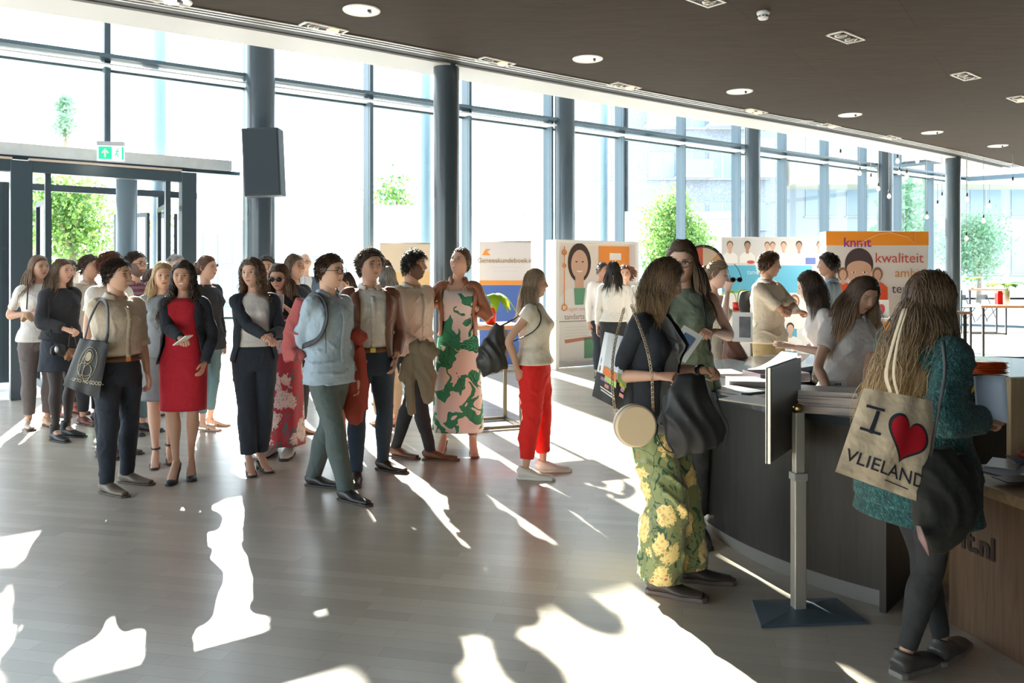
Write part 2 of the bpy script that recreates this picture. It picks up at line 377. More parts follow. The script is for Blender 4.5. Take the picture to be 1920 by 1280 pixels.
for (a, b) in (((-2.9, 0), (-2.9, 1.95)), ((2.15, 0), (2.15, 1.95)), ((-.05, .0), (-.05, 1.95))):
    M().add([(*a, .05), (*b, .05), (*b, 2.88), (*a, 2.88)], [(0, 1, 2, 3)]).build('side_glass', GLASS, ent, smooth=False)
q = M(); q.box((3.2, .1, .02), (.05, .05, .04)); 
M().add([(2.12, .1, .05), (2.7, .1, .05), (2.7, .1, 3.05), (2.12, .1, 3.05)], [(0, 1, 2, 3)]).build('side_glass', GLASS, ent, smooth=False)

# exit sign
es = empty('exit_sign', Wp(208, 287, 9.9), FANG*.35, 'small green and white emergency exit sign on the door header', 'sign')
q = M(); q.box((0, 0, .115), (.31, .07, .05)); q.build('housing', mat('sign grey', (.45, .47, .5), .5), es, smooth=False)
q = M(); q.box((0, 0, -.0), (.31, .025, .19)); q.build('face_panel', mat('sign white', (.85, .9, .88), .4, emit=(.85, 1, .93), es=.6), es, smooth=False)
grn = mat('sign green', (.01, .45, .22), .5, emit=(.0, .6, .3), es=.5)
q = M(); q.box((-.062, -.014, 0), (.15, .004, .155)); q.build('arrow_field', grn, es, smooth=False)
ar_ = [(0, .055), (.045, .005), (.03, -.008), (.011, .012), (.011, -.055), (-.011, -.055), (-.011, .012), (-.03, -.008), (-.045, .005)]
q = M(); q.prism([(x-.062, z) for x, z in ar_], 0, .003, R=[(1, 0, 0), (0, 0, 1), (0, 1, 0)], o=(0, -.0205, 0)); q.build('arrow', WHITE, es, smooth=False)
q = M(); q.box((.137, -.014, 0), (.02, .004, .155)); q.sphere((.082, -.015, .05), (.01, .003, .01), 8, 6)
for a, b in (((.078, .035), (.068, 0)), ((.068, 0), (.085, -.02)), ((.085, -.02), (.08, -.05)), ((.068, 0), (.055, -.022)), ((.055, -.022), (.04, -.03)), ((.076, .03), (.098, .015)), ((.076, .03), (.056, .02))):
    q.tube([(a[0], -.015, a[1]), (b[0], -.015, b[1])], .006, 6)
q.build('running_figure', grn, es)

# loudspeaker on the column
sp = empty('loudspeaker', Wp(494, 306, 10.95), .12, 'large black loudspeaker cabinet hung on a column', 'loudspeaker')
q = M(); q.prism([(-.27, .10), (.27, .10), (.24, -.16), (-.24, -.16)], -.46, .46, R=[(1, 0, 0), (0, 1, 0), (0, 0, 1)]); q.build('cabinet', mat('speaker black', (.035, .05, .065), .6), sp, smooth=False, bevel=.012)
q = M(); q.box((0, -.167, 0), (.44, .012, .86)); q.build('grille', mat('speaker grille', (.03, .045, .06), .8, bmp=(400, .002, .8)), sp, smooth=False, bevel=.004)
for z_ in (.2, -.2): q = M(); q.tube([(0, .08, z_), (0, .32, z_)], .03, 8); q.build('bracket', STEELD, sp)
sp.rotation_euler = (0, math.radians(-2.5), .12)

# ceiling lights
lampE = mat('lamp glow', (1, .8, .6), .4, emit=(1, .72, .45), es=10); refl = mat('lamp reflector', (.30, .28, .26), .2, .9); rim = mat('lamp rim', (.78, .76, .73), .4); dark = mat('lamp box dark', (.02, .018, .016), .5)
bulbglass = mat('lamp glass', (.8, .55, .4), .3, emit=(1, .50, .28), es=.75)
def ceil_xy(px, py): Y = FPX*(ZC-CAMH)/(HZ-py); return (px-960)/FPX*Y, Y
rd = [(678, 19, 'round downlight above the loudspeaker side, second from the left'), (1102, 110, 'round downlight in mid ceiling above the windows'), (1387, 171, 'round downlight right of mid ceiling'),
      (1594, 215, 'round downlight above the orange banner'), (1748, 248, 'small round downlight near the right edge, second from the right'), (1871, 273, 'smallest round downlight at the far right'), (322, 1, 'round downlight cut by the top left edge of the picture')]
proto = None
for px, py, lb in rd:
    x, y = ceil_xy(px, py)
    if proto is None:
        proto = empty('round_downlight', (x, y, ZC)); o = proto
        q = M(); a = np.linspace(0, 2*PI, 40, endpoint=False)
        q.grid(np.array([[(rr*math.cos(t), rr*math.sin(t), z) for t in a] for rr, z in ((.135, -.002), (.16, -.010), (.165, -.004), (.165, 0))]), closed_v=True); q.build('rim', rim, proto)
        q = M(); q.grid(np.array([[(rr*math.cos(t), rr*math.sin(t), z) for t in a] for rr, z in ((.137, -.003), (.12, .0), (.09, -.001), (.05, -.0015), (.004, -.002))]), closed_v=True); q.build('reflector', mat('downlight reflector', (.85, .83, .8), .25, .4, emit=(1, .93, .85), es=.35), proto)
        q = M(); q.tube([(-.06, 0, -.012), (.06, 0, -.012)], .02, 10); q.tube([(-.05, .05, -.012), (.03, .05, -.012)], .012, 8); q.build('lamp_tube', mat('plc lamp', (.9, .9, .85), .4, emit=(1, .9, .75), es=1.2), proto)
        q = M(); q.box((.07, 0, -.012), (.03, .05, .02)); q.build('lamp_holder', dark, proto, smooth=False)
    else: o = copy_tree(proto); o.location = (x, y, ZC)
    tag(o, lb, 'ceiling light', 'round downlights in the ceiling')
rc = [(606, 52, 1, 'twin spotlight box with pink lit lamp, nearest the top left'), (929, 115, 1, 'twin spotlight box with lit lamp left of mid ceiling'), (1171, 161, 1, 'twin spotlight box right beyond the mid ceiling downlight'), (1586, 69, 0, 'twin spotlight box with unlit lamps below the smoke detector side'),
      (1811, 142, 0, 'twin spotlight box with unlit lamps near the right edge'), (1414, 208, 2, 'twin spotlight box glowing yellow above the dark column'), (1554, 235, 1, 'small twin spotlight box by the ceiling rim, right of the yellow one'), (1316, -3, 0, 'twin spotlight box cut by the top edge of the picture'), (1912, 185, 1, 'twin spotlight box cut by the right edge of the picture'), (1670, 257, 0, 'faint twin spotlight box by the ceiling rim above the orange banner')]
prot = None
for px, py, lit, lb in rc:
    x, y = ceil_xy(px, py)
    if prot is None:
        prot = empty('spotlight_box', (x, y, ZC)); o = prot
        q = M()
        for bx in ((0, .085, .44, .02), (0, -.085, .44, .02)): q.box((bx[0], bx[1], -.006), (bx[2], bx[3], .012))
        for bx in ((.21, 0, .02, .19), (-.21, 0, .02, .19)): q.box((bx[0], bx[1], -.006), (bx[2], bx[3], .012))
        q.build('frame', rim, prot, smooth=False)
        q = M(); q.box((0, 0, -.001), (.41, .16, .003)); q.build('recess', dark, prot, smooth=False)
    else: o = copy_tree([c for c in [prot]][0]); o.location = (x, y, ZC); [bpy.data.objects.remove(ch) for ch in list(o.children) if ch.name.startswith('spot_lamp')]
    o.rotation_euler = (0, 0, -.15+FANG*1.4)
    for k, s in enumerate((-.1, .1)):
        q = M(); q.sphere((s, 0, -.004), (.062, .062, .028), 18, 8); q.build('spot_lamp', (bulbglass if (lit and k == 1) or lit == 2 else refl), o)
    tag(o, lb, 'ceiling light', 'twin spotlight boxes in the ceiling')
x, y = ceil_xy(1431, 22)
sd_ = empty('smoke_detector', (x, y, ZC), 0, 'small white round smoke detector on the ceiling', 'smoke detector')
q = M(); q.lathe([(.055, 0), (.055, -.02), (.045, -.035)], n=24); q.build('base', WHITE, sd_)
q = M(); q.lathe([(.045, -.035), (.047, -.055), (.036, -.068), (.02, -.072)], n=24); q.build('head', WHITE, sd_)
q = M(); [q.box((.047*math.cos(t), .047*math.sin(t), -.046), (.012, .012, .008), rz=t) for t in np.linspace(0, 2*PI, 10, endpoint=False)]; q.build('vent', black, sd_, smooth=False)
for px, py, lb in ((1508, 227, 'faint flush ceiling disc beside the dark column'), (1888, 306, 'flush disc by the rim at far right')):
    x, y = ceil_xy(px, py); q = M(); q.lathe([(.14, 0), (.14, -.008), (.12, -.01)], n=24); o = q.build('ceiling_disc', mat('disc', (.12, .1, .085), .5)); o.location = (x, y, ZC); tag(o, lb, 'ceiling fitting')

# hanging bulbs in the atrium
bp = [(1576, 290), (1612, 323), (1647, 352), (1683, 300), (1667, 366), (1686, 322), (1700, 328), (1720, 300), (1738, 405), (1766, 370), (1758, 385), (1813, 372), (1844, 412), (1855, 384), (1899, 342), (1812, 445), (1595, 276), (1633, 335)]
bplace = ['highest of the bulbs, left over the banner', 'against the mullion above the banner', 'large one on the dark column', 'top one right of the dark column', 'low one right of the dark column', 'one just below its neighbour', 'faint one between two neighbours', 'high one nearest the beam end', 'lowest one over the banner right side', 'one left of the slim column', 'dark capped one left of the slim column', 'one on the mullion right of the slim column', 'low one right of the slim column', 'dark capped one further right', 'one nearest the right edge', 'lowest on the mullion right of the slim column', 'faint one high at left', 'small one hanging left of the dark column']
bprot = None
for i, ((px, py), lb) in enumerate(zip(bp, bplace)):
    Y = 15.2+(i*37 % 11)*.25; p = Wp(px, py, Y)
    if bprot is None:
        bprot = o = empty('pendant_bulb', p)
        q = M(); q.lathe([(.008, .05), (.018, .035), (.038, -.005), (.044, -.035), (.034, -.065), (.012, -.08)], n=16); q.build('bulb', mat('warm bulb', (1, .85, .6), .1, emit=(1, .8, .5), es=2.2), o)
        q = M(); q.lathe([(.012, .13), (.02, .12), (.02, .05), (.016, .04)], n=12); q.build('socket', mat('socket black', (.02, .02, .02), .5), o)
        q = M(); q.tube([(0, 0, 0), (0, 0, 1)], .005, 5); q.build('cord', mat('cord', (.25, .25, .24), .6), o).location.z = .12
    else: o = copy_tree(bprot); o.location = p
    [setattr(c_, 'scale', (1, 1, 5.6-.098-o.location.z)) for c_ in o.children if c_.name.startswith('cord')]
    [setattr(c_, 'scale', (.82,)*3) for c_ in o.children if not c_.name.startswith('cord')]; [setattr(c_, 'location', (0, 0, .098)) for c_ in o.children if c_.name.startswith('cord')]
    tag(o, 'small hanging filament bulb in the atrium, '+lb, 'pendant lamp', 'hanging bulbs')

# ------------------------------------------------------------------ outdoors
gm = mat('sunlit paving', (.55, .53, .50), .8, var=.15)
q = M(); q.box((0, 75, -.16), (200, 170, .1)); tag(q.build('pavement', gm, smooth=False), kind='structure')
def leafy(name, x, y, z0, h, rx, rz, n, seed, label, cs, trunk=True, ls=.16):
    r = random.Random(seed); g = np.random.default_rng(seed); t = empty(name, (x, y, 0), 0, label, 'tree')
    q = M(); cz = z0+h/2
    cl = [(g.normal(0, rx*.45), g.normal(0, rx*.45), g.uniform(z0+.1*h, z0+h)) for _ in range(26)]
    V = []; F = []; C = []
    for i in range(n):
        c = np.array(cl[r.randrange(len(cl))]); k = 1-abs(c[2]-cz)/(h*.62); c[:2] *= max(.25, k)*1.1
        p = c+g.normal(0, .17*rx+.12, 3); a = g.normal(0, 1, 3); a /= np.linalg.norm(a); b = np.cross(a, g.normal(0, 1, 3)); b /= np.linalg.norm(b); s = ls*g.uniform(.5, 1.2)
        V += [p-a*s, p-b*s*.5, p+a*s, p+b*s*.5]; F.append((4*i, 4*i+1, 4*i+2, 4*i+3)); col = np.array(cs[r.randrange(len(cs))]); C += [col]*4
    q.add(V, F, 0, np.array(C)); m = vcol_mat('leaf', .6)
    if not m.get('tr'):
        m['tr'] = 1; nt = m.node_tree; pb = nt.nodes['Principled BSDF']; tr = nt.nodes.new('ShaderNodeBsdfTranslucent'); mx = nt.nodes.new('ShaderNodeMixShader')
        at = [n_ for n_ in nt.nodes if n_.bl_idname == 'ShaderNodeAttribute'][0]; nt.links.new(at.outputs[0], tr.inputs[0]); out = [n_ for n_ in nt.nodes if n_.bl_idname == 'ShaderNodeOutputMaterial'][0]
        mx.inputs[0].default_value = .5; nt.links.new(pb.outputs[0], mx.inputs[1]); nt.links.new(tr.outputs[0], mx.inputs[2]); nt.links.new(mx.outputs[0], out.inputs[0])
    q.build('crown', m, t, smooth=False)
    if trunk:
        q = M(); q.tube([(0, 0, 0), (.05, 0, z0), (0, .05, z0+h*.7)], [.13, .09, .03], 8)
        for k in range(7):
            a = k*2.4; zz = z0+h*(.05+.08*k); q.tube([(0, 0, zz-.2), (math.cos(a)*rx*.35, math.sin(a)*rx*.35, zz+.3), (math.cos(a)*rx*.7, math.sin(a)*rx*.7, zz+.8)], [.04, .025, .01], 6)
        q.build('trunk', mat('bark', (.25, .2, .16), .9), t)
g1 = [(.10, .22, .06), (.16, .32, .08), (.22, .40, .10), (.07, .17, .07)]
leafy('street_tree', -9.35, 17, 1.75, 1.65, .95, 1.2, 6000, 3, 'leafy green street tree seen through the open entrance doors', [(.16, .30, .08), (.24, .42, .10), (.32, .52, .14), (.12, .24, .09)], ls=.07)
leafy('street_tree', -22.4, 40, 8.0, 2.2, .7, 1, 900, 4, 'pale treetop rising above the entrance canopy', [(.3, .45, .33)], ls=.16)  # leaf colour faded to stand in for haze
leafy('street_tree', -5.2, 36, 3.6, 2.1, 1.3, 1, 900, 5, 'loose green branches left of the thick dark column', g1, ls=.13)
leafy('street_tree', 6.2, 31, 1.5, 2.9, 1.15, 1, 8000, 6, 'bright green tree in front of the brick flats', [(.25, .42, .10), (.35, .5, .15), (.15, .3, .1)], ls=.10)
leafy('street_tree', 24.5, 42, 1.4, 3.0, 1.9, 1, 5000, 7, 'grey green tree beyond the high tables at right', [(.22, .40, .24), (.32, .50, .32)], ls=.11)
leafy('street_tree', 18.6, 38, 1.4, 4.6, 1.4, 1, 2600, 8, 'narrow grey green tree right of the dark column', [(.22, .40, .24), (.32, .50, .32)], ls=.18)

def facade(name, label, cx, cy, w, d, h, rz, wall, win, rows, cols, cw, ch, z0=1.0, step_=3.0, balc=False, margin=1.0):
    b = empty(name, (cx, cy, 0), rz, label, 'building')
    q = M(); q.box((0, d/2, h/2), (w, d, h)); q.build('wall', wall, b, smooth=False)
    q = M(); q.box((0, d/2, h+.15), (w+.3, d+.3, .3)); q.build('parapet', mat('parapet', (.5, .5, .5), .7), b, smooth=False)
    for i in range(rows):
        for j in range(cols):
            x = -w/2+margin+(w-2*margin)*(j+.5)/cols; z = z0+i*step_+ch/2
            q = M(); q.box((x, -.02, z), (cw, .08, ch)); q.box((x, -.08, z-ch/2-.06), (cw+.2, .18, .08), mi=1); q.box((x, -.07, z), (.06, .05, ch), mi=1)
            if balc and (i+j) % 2: q.box((x, -.6, z-ch/2), (cw+.5, 1.1, .12), mi=1); q.box((x, -1.12, z-ch/2+.5), (cw+.5, .05, .9), mi=2)
            q.build('window_bay', [win, mat('sill', (.55, .55, .55), .7), mat('balcony glass', (.25, .38, .5), .3)], b, smooth=False)
    return b
brick = mat('grey brick', (.27, .30, .35), .85, bmp=(60, .01, .3), var=.2); winm = mat('far window', (.26, .36, .44), .2); concrete = mat('pale concrete', (.68, .70, .71), .85, var=.06)  # brick and far window colours lightened to stand in for haze
facade('apartment_block', 'tall grey brick flats with balconies behind the windows', 11.2, 46, 9.0, 8, 20, .0, brick, winm, 6, 4, 1.5, 1.5, 1.2, 2.9, True)
facade('apartment_block', 'lower brick flats left of the tall ones', 5.2, 46, 2.2, 6, 13.0, 0, brick, winm, 4, 1, 1.0, 1.4, 1.2, 2.9, False, .3)
facade('pale_office', 'long pale building with beige beam beyond the right windows', 27, 50, 20, 8, 16, 0, mat('pale cladding', (.46, .51, .57), .7), mat('office window', (.32, .42, .50), .2), 4, 7, 1.9, 2.2, 1.5, 3.6, False)
q = M(); q.box((27, 47, 7.4), (22, 3.2, 1.6)); tag(q.build('walkway_beam', mat('beige beam', (.72, .66, .52), .7), smooth=False), 'beige walkway beam crossing in front of the pale building at right', 'beam')
facade('low_building', 'low white wall building left of the thick column', -4.4, 30, 9.6, 3, 3.8, 0, concrete, mat('lw', (.6, .65, .67), .4), 1, 4, 1.2, 1.0, 2.2, 3, False)
facade('low_building', 'low pale building right of the thick column', 5.3, 34.5, 9.6, 4, 3.9, 0, concrete, mat('lw', (.6, .65, .67), .4), 1, 3, 1.2, 1.0, 2.0, 3, False)
facade('container_building', 'bluish gridded container outside beside the entrance', -10.9, 29, 1.9, 2, 3.2, 0, mat('container blue', (.40, .52, .62), .6), mat('cw', (.5, .6, .67), .4), 2, 3, .45, 1.1, .5, 1.4, False, .15)
q = M(); p = Wp(560, 430, 28); q.tube([(p[0], 28, 0), (p[0], 28, 5.2), (p[0]+.2, 28, 5.4), (p[0]+.9, 28, 5.55)], [.06, .05, .04, .03], 8); q.sphere((p[0]+1.0, 28, 5.55), (.28, .14, .06), 12, 6); tag(q.build('street_lamp', mat('lamp post grey', (.45, .48, .5), .6)), 'thin grey street lamp outside right of the loudspeaker', 'street lamp')
# ------------------------------------------------------------------ people
SKIN = vcol_mat('skin', .5, .4); HAIR = vcol_mat('hair strands', .42, .5); SHOE = vcol_mat('shoe leather', .4, .5)
SKIN.node_tree.nodes['Principled BSDF'].inputs['Subsurface Weight'].default_value = .0
def rotz(a): c, s = math.cos(a), math.sin(a); return np.array([(c, -s, 0), (s, c, 0), (0, 0, 1)])
def rotx(a): c, s = math.cos(a), math.sin(a); return np.array([(1, 0, 0), (0, c, -s), (0, s, c)])
def roty(a): c, s = math.cos(a), math.sin(a); return np.array([(c, 0, s), (0, 1, 0), (-s, 0, c)])
def unit(v): v = np.asarray(v, float); return v/(np.linalg.norm(v)+1e-12)

# ---- hands: wrist at origin, fingers +X, thumb +Y, palm -Z; 0.19 m long
HANDS = {}
def hand(kind):
    if kind in HANDS: return HANDS[kind]
    c = {'relax': (.30, .40, .3), 'curl': (.75, .95, .7), 'grip': (1.25, 1.45, .9), 'flat': (.06, .08, .05), 'pinch': (.8, .6, .5)}[kind]
    m = M(); m.tube([(-.03, 0, 0), (0, 0, 0), (.045, .002, -.002), (.088, .0, -.002)], [(.025, .020), (.027, .019), (.036, .015), (.038, .012)], 14, ref=(0, 1, 0), sub=3)
    for k, (y, L, sp) in enumerate([(.029, .072, .10), (.010, .080, .03), (-.009, .075, -.04), (-.027, .060, -.12)]):
        p = np.array([.078, y, -.002]); a = 0; pts = [p]; cc = [x*(1+.12*k) for x in c]
        for j, f in enumerate((.45, .32, .23)):
            a += cc[j]; p = p+np.array([math.cos(a)*math.cos(sp), math.cos(a)*math.sin(sp), -math.sin(a)])*L*f; pts.append(p)
        m.tube(pts, [.0098, .0092, .0082, .0068], 8, sub=2); m.sphere(pts[-1], .0066, 8, 6)
    q = c[0]; tp = [(.018, .018, -.004), (.045, .044, -.012-.01*q), (.072, .056-.018*q, -.020-.022*q), (.094, .060-.03*q, -.024-.035*q)]
    m.tube(tp, [.016, .0135, .011, .0085], 8, sub=2); m.sphere(tp[-1], .0085, 8, 6)
    HANDS[kind] = remesh(m, .0034, 3); return HANDS[kind]

# ---- head (x right, -y forward, z up), about .235 m tall at scale 1
def head_mesh(skin, brow, female=True, smile=0, beard=None, na=72, nz=64, lips=None, jaw=1.0, eyes_closed=False):
    a = np.linspace(0, 2*PI, na, endpoint=False); t = np.linspace(.03, PI-.03, nz)
    T, A = np.meshgrid(t, a, indexing='ij'); dx, dy, dz = np.sin(T)*np.sin(A), -np.sin(T)*np.cos(A), np.cos(T)
    X = .0745*dx; Y = .093*dy; Z = .118*dz
    lo = np.clip(-dz, 0, 1); X = X*(1-(.20 if not female else .26)*jaw*lo**1.6)
    Y = np.where(dy > 0, Y*(1-.38*lo**1.2), Y*(1-.10*lo**2)); Y = Y+.004
    fr = np.clip(-dy, 0, 1)
    flat = np.clip(fr-.75, 0, 1); Y = Y+flat*.030*(1-.3*lo)
    Y = Y-.012*np.clip(lo-.55, 0, 1)*fr*1.8
    G = lambda x0, z0, sx, sz: np.exp(-((X-x0)/sx)**2-((Z-z0)/sz)**2)
    F = fr > .25
    def push(d): nonlocal Y; Y = Y-np.where(F, d, 0)
    push(.0175*np.exp(-(X/.0105)**2)*np.where(Z > -.020, np.exp(-((Z+.020)/.030)**2), np.exp(-((Z+.020)/.0085)**2)))
    push(.007*(G(.010, -.023, .007, .007)+G(-.010, -.023, .007, .007)))
    push(-.0085*(G(.030, .012, .016, .012)+G(-.030, .012, .016, .012)))
    push(.0035*(G(.028, .032, .022, .008)+G(-.028, .032, .022, .008)))
    lz = -.052; push(.0055*G(0, lz, .024, .011)); push(-.0035*G(0, lz, .022, .0022)); push(.006*G(0, -.090, .018, .014)); push(-.003*G(0, -.070, .02, .007))
    push(.004*(G(.040, -.022, .016, .018)+G(-.040, -.022, .016, .018))*(1+smile))
    skin = np.array(skin, float); C = np.tile(skin, (*X.shape, 1))
    def paint(w, col): nonlocal C; w = np.clip(w, 0, 1)[..., None]*F[..., None]; C = C*(1-w)+np.array(col)*w
    paint(.35*(G(.040, -.022, .02, .016)+G(-.040, -.022, .02, .016)), skin*np.array([1.05, .72, .66]))
    paint(.25*G(0, -.022, .012, .012), skin*np.array([1.0, .75, .7]))
    mw = .020+.006*smile; zz = Z-smile*.006*(np.abs(X)/.02)**2
    lc = lips if lips else (skin[0]*.85, skin[1]*.5, skin[2]*.5)
    inl = (np.abs(X) < mw) & (np.abs(zz-lz) < .0085*np.sqrt(np.clip(1-(X/mw)**2, 0, 1))+.001); paint(inl*.85, lc)
    if smile > .4: paint(((np.abs(X) < mw*.78) & (np.abs(zz-lz) < .0045*np.sqrt(np.clip(1-(X/(mw*.8))**2, 0, 1))+.0008))*1., (.85, .82, .78))
    else: paint(((np.abs(X) < mw) & (np.abs(zz-lz) < .0014))*.8, (.12, .04, .03))
    for s in (1, -1):
        zb = .033-.10*np.abs(s*X-.026); paint(((s*X > .013) & (s*X < .050) & (np.abs(Z-zb) < (.0032 if female else .0048)))*.85, brow)
        paint(((np.abs(s*X-.030) < .014) & (np.abs(Z-.0185+((s*X-.03)/.05)**2*.05) < .0024))*.8, (.05, .035, .03))
        paint(((np.abs(s*X-.0085) < .0035) & (np.abs(Z+.0265) < .0022))*.6, skin*.25)
    if beard is not None:
        w = ((Z < -.040+.050*np.clip((np.abs(X)-.040)/.02, 0, 1)) & (Y < .02)); paint2 = np.clip(w*.82*(~inl), 0, 1)[..., None]; C = C*(1-paint2)+np.array(beard)*paint2
        Y = Y-np.where(w & F & ~inl, .003, 0)
    m = M(); m.grid(np.stack([X, Y, Z], -1), closed_v=True, cap=True, col=C, flip=True)
    for s in (1, -1):
        ex, ez = s*.030, .0105
        i = np.argmin((X-ex)**2+(Z-ez)**2+np.where(F, 0, 9)); ys = Y.ravel()[i]
        if not eyes_closed:
            m.sphere((ex, ys+.0072, ez), (.0125, .0105, .0078), 14, 10, col=(.78, .76, .74)); m.sphere((ex, ys-.0012, ez), (.0052, .003, .0052), 10, 6, col=(.06, .04, .03))
            m.tube([(ex-s*.013, ys+.001, ez+.001), (ex, ys-.0035, ez+.0075), (ex+s*.014, ys+.003, ez+.002)], [.0014, .0022, .0014], 6, col=(.06, .04, .035), sub=3)
        else: m.sphere((ex, ys+.007, ez), (.0125, .0105, .0085), 14, 10, col=skin*.85)
        # ear
        e = M(); e.tube([(0, 0, -.026), (0, .012, -.014), (0, .016, .006), (0, .008, .024), (0, -.006, .024), (0, -.010, .010)], [.006, .0055, .0055, .005, .0045, .004], 6, sub=3)
        e.sphere((0, .003, 0), (.004, .012, .020), 8, 6); v, f, c = e.arrays(); R = rotz(s*-.35); m.add(v @ R.T+np.array((s*.0735, .012, .002)), f, col=skin*np.array([1, .86, .84]))
    return m

# ---- hair
def hairline(d, long=False):
    y = d[:, 1]; x = np.abs(d[:, 0])
    z = np.interp(y, [-1, -.72, -.45, -.15, .15, .5, 1], [.62, .60, .40, -.02 if not long else -.25, -.30, -.55, -.6])
    return z
def make_hair(style, L, c0, c1, seed, n, rad, vol=1.0, part=.15, wave=.0, curl=.0, ear=True, g=None, tuck=0, bodyc=None, bun=False, front=False):
    """strands combed over the scalp and let fall; returns M in head space. c0 roots, c1 tips."""
    r = np.random.default_rng(seed); m = M(); E = np.array([.0785, .097, .122])
    long = L > .14
    # cap
    a = np.linspace(0, 2*PI, 56, endpoint=False); t = np.linspace(.02, PI*.80, 34); T, A = np.meshgrid(t, a, indexing='ij')
    D = np.stack([np.sin(T)*np.sin(A), -np.sin(T)*np.cos(A), np.cos(T)], -1).reshape(-1, 3); hl = hairline(D, long)
    over = D[:, 2]-hl; th = np.clip(over*4, 0, 1)
    lump = .03*np.sin(D[:, 0]*19+seed)*np.sin(D[:, 1]*17)*np.sin(D[:, 2]*23)
    P = D*E*(0.975+(.055*vol+lump*(.4+curl*20))*th)[:, None]; P[:, 1] += .004
    lo = np.clip(-D[:, 2], 0, 1); P[:, 0] *= 1-.2*lo; P[:, 1] *= np.where(D[:, 1] > 0, 1-.3*lo, 1)
    ok = over > -.06; nb = 56; F = []
    for i in range(33):
        for j in range(56):
            q = (i*nb+j, i*nb+(j+1) % nb, (i+1)*nb+(j+1) % nb, (i+1)*nb+j)
            if all(ok[k] for k in q): F.append(q)
    F.append(tuple(range(nb))[::-1])
    cc = np.array(c0)*(.75+.5*r.random((len(P), 1))); m.add(P, [f[::-1] for f in F], 0, cc)
    # strands
    d = r.normal(0, 1, (n*6, 3)); d /= np.linalg.norm(d, axis=1)[:, None]
    hl = hairline(d, long); d = d[d[:, 2] > hl+.01]
    if long: d = d[(d[:, 2] > -.15) | (r.random(len(d)) < .4)]
    d = d[:n]; n = len(d)
    lay = 1.0+(.03+.07*vol*r.random(n)**1.2); S = (11 if not curl else 26) if not wave or not long else 20; rv = r.normal(0, .16, (n, 3)); rv2 = r.normal(0, .16, (n, 3))
    Ls = L*(.75+.35*r.random(n)); Ls = np.minimum(Ls, 9)
    if not long: Ls = Ls*np.interp(d[:, 2], [-.6, 0, .6], [.35, .6, 1.1])
    p = d*E*1.01; p[:, 1] += .004; side = np.where(d[:, 0] > part*.5, 1., -1.); P = [p.copy()]
    G = np.array(g if g is not None else (0, 0, -1.)); comb = np.zeros((n, 3))
    if long or bun: comb[:, 0] = side*.75; comb[:, 1] = np.where(d[:, 1] < 0, .75, .3); 
    else: comb[:, 0] = side*.5+r.normal(0, .35, n); comb[:, 1] = -.35 if front else .35; comb[:, 2] = .15
    v = d*.5+comb*.6; ph = r.random(n)*6.28; ph2 = r.random(n)*6.28; fr = r.uniform(.8, 1.25, n)
    for s in range(1, S):
        st = Ls/(S-1)
        top = (np.clip((p[:, 2]-.03)/.06, 0, 1)*np.exp(-(st*s)/.13))[:, None] if (long or bun) else np.ones((n, 1))*.9
        want = comb*top+G*(1.15-top*.6)+(rv*math.cos(s*.35)+rv2*math.sin(s*.45))*(1+wave)
        if bun: want = (np.array((0, .10, .02))-p)*14
        v = .55*unit_rows(v)+.5*unit_rows(want); v = unit_rows(v); p = p+v*st[:, None]
        for _ in range(2):
            q = (p-np.array((0, .004, 0)))/(E*lay[:, None]); rr = np.linalg.norm(q, axis=1)
            ins = rr < 1; p[ins] = (q[ins]/rr[ins, None])*(E*lay[ins, None])+np.array((0, .004, 0))
        if long:
            q = (p-np.array((0, .004, 0)))/(E*lay[:, None]); rr = np.linalg.norm(q, axis=1)[:, None]; cl = np.clip((p[:, 2:3]+.05)/.05, 0, 1)*.9
            p = p*(1-cl)+cl*((q/rr)*(E*lay[:, None])+np.array((0, .004, 0)))
        # keep the face clear
        if long:
            zf = (p[:, 2] < .055) & (p[:, 2] > -.15) & (p[:, 1] < -.020) ; need = .060+.012*r.random(n)
            bad = zf & (np.abs(p[:, 0]) < need); p[bad, 0] = side[bad]*need[bad]
            p[:, 1] = np.where((p[:, 2] < .02) & (p[:, 1] < -.06), p[:, 1]*.85, p[:, 1])
            k = np.clip((-.12-p[:, 2])/.05, 0, 1)      # gather onto the back and shoulders
            p[:, 1] += tuck*k*st
        if bodyc is not None:
            bc, br = bodyc; q = (p-bc)/br; rr = np.linalg.norm(q, axis=1); ins = rr < 1.02; p[ins] = (q[ins]/rr[ins, None])*br*1.02+bc
        P.append(p.copy())
    P = np.array(P); tt = np.linspace(0, 1, S)[:, None]
    if long and not curl:                              # locks
        o_ = np.argsort(np.round(d[:, 0]*4)*100+np.round(d[:, 1]*4)*10+d[:, 2]); k_ = 7; lead = np.empty(n, int)
        for i in range(0, n, k_): lead[o_[i:i+k_]] = o_[i]
        cl_ = (.62*np.clip(tt-.25, 0, 1)/.75)[..., None]; near = (np.linalg.norm(P[-1]-P[-1][lead], axis=1) < .16)[None, :, None]
        P = np.where(near, P*(1-cl_)+(P[:, lead]+(P[:1]-P[:1, lead])*.25)*cl_, P); ph = ph[lead]+.3*ph; ph2 = ph2[lead]+.3*ph2; fr = fr[lead]
    if curl or wave:
        amp = (curl+wave*.011)*np.clip(tt*3, 0, 1); w = (2*PI*Ls/(.075 if curl else .15))*fr
        P[:, :, 0] += amp*np.sin(w*tt+ph); P[:, :, 1] += amp*np.cos(w*tt+ph2); P[:, :, 2] += amp*.5*np.sin(w*tt+ph2)
        if curl:
            q = (P-np.array((0, .004, 0)))/(E*1.03); rr = np.linalg.norm(q, axis=2); ins = rr < 1; P[ins] = (q[ins]/rr[ins][:, None])*(E*1.03)+np.array((0, .004, 0))
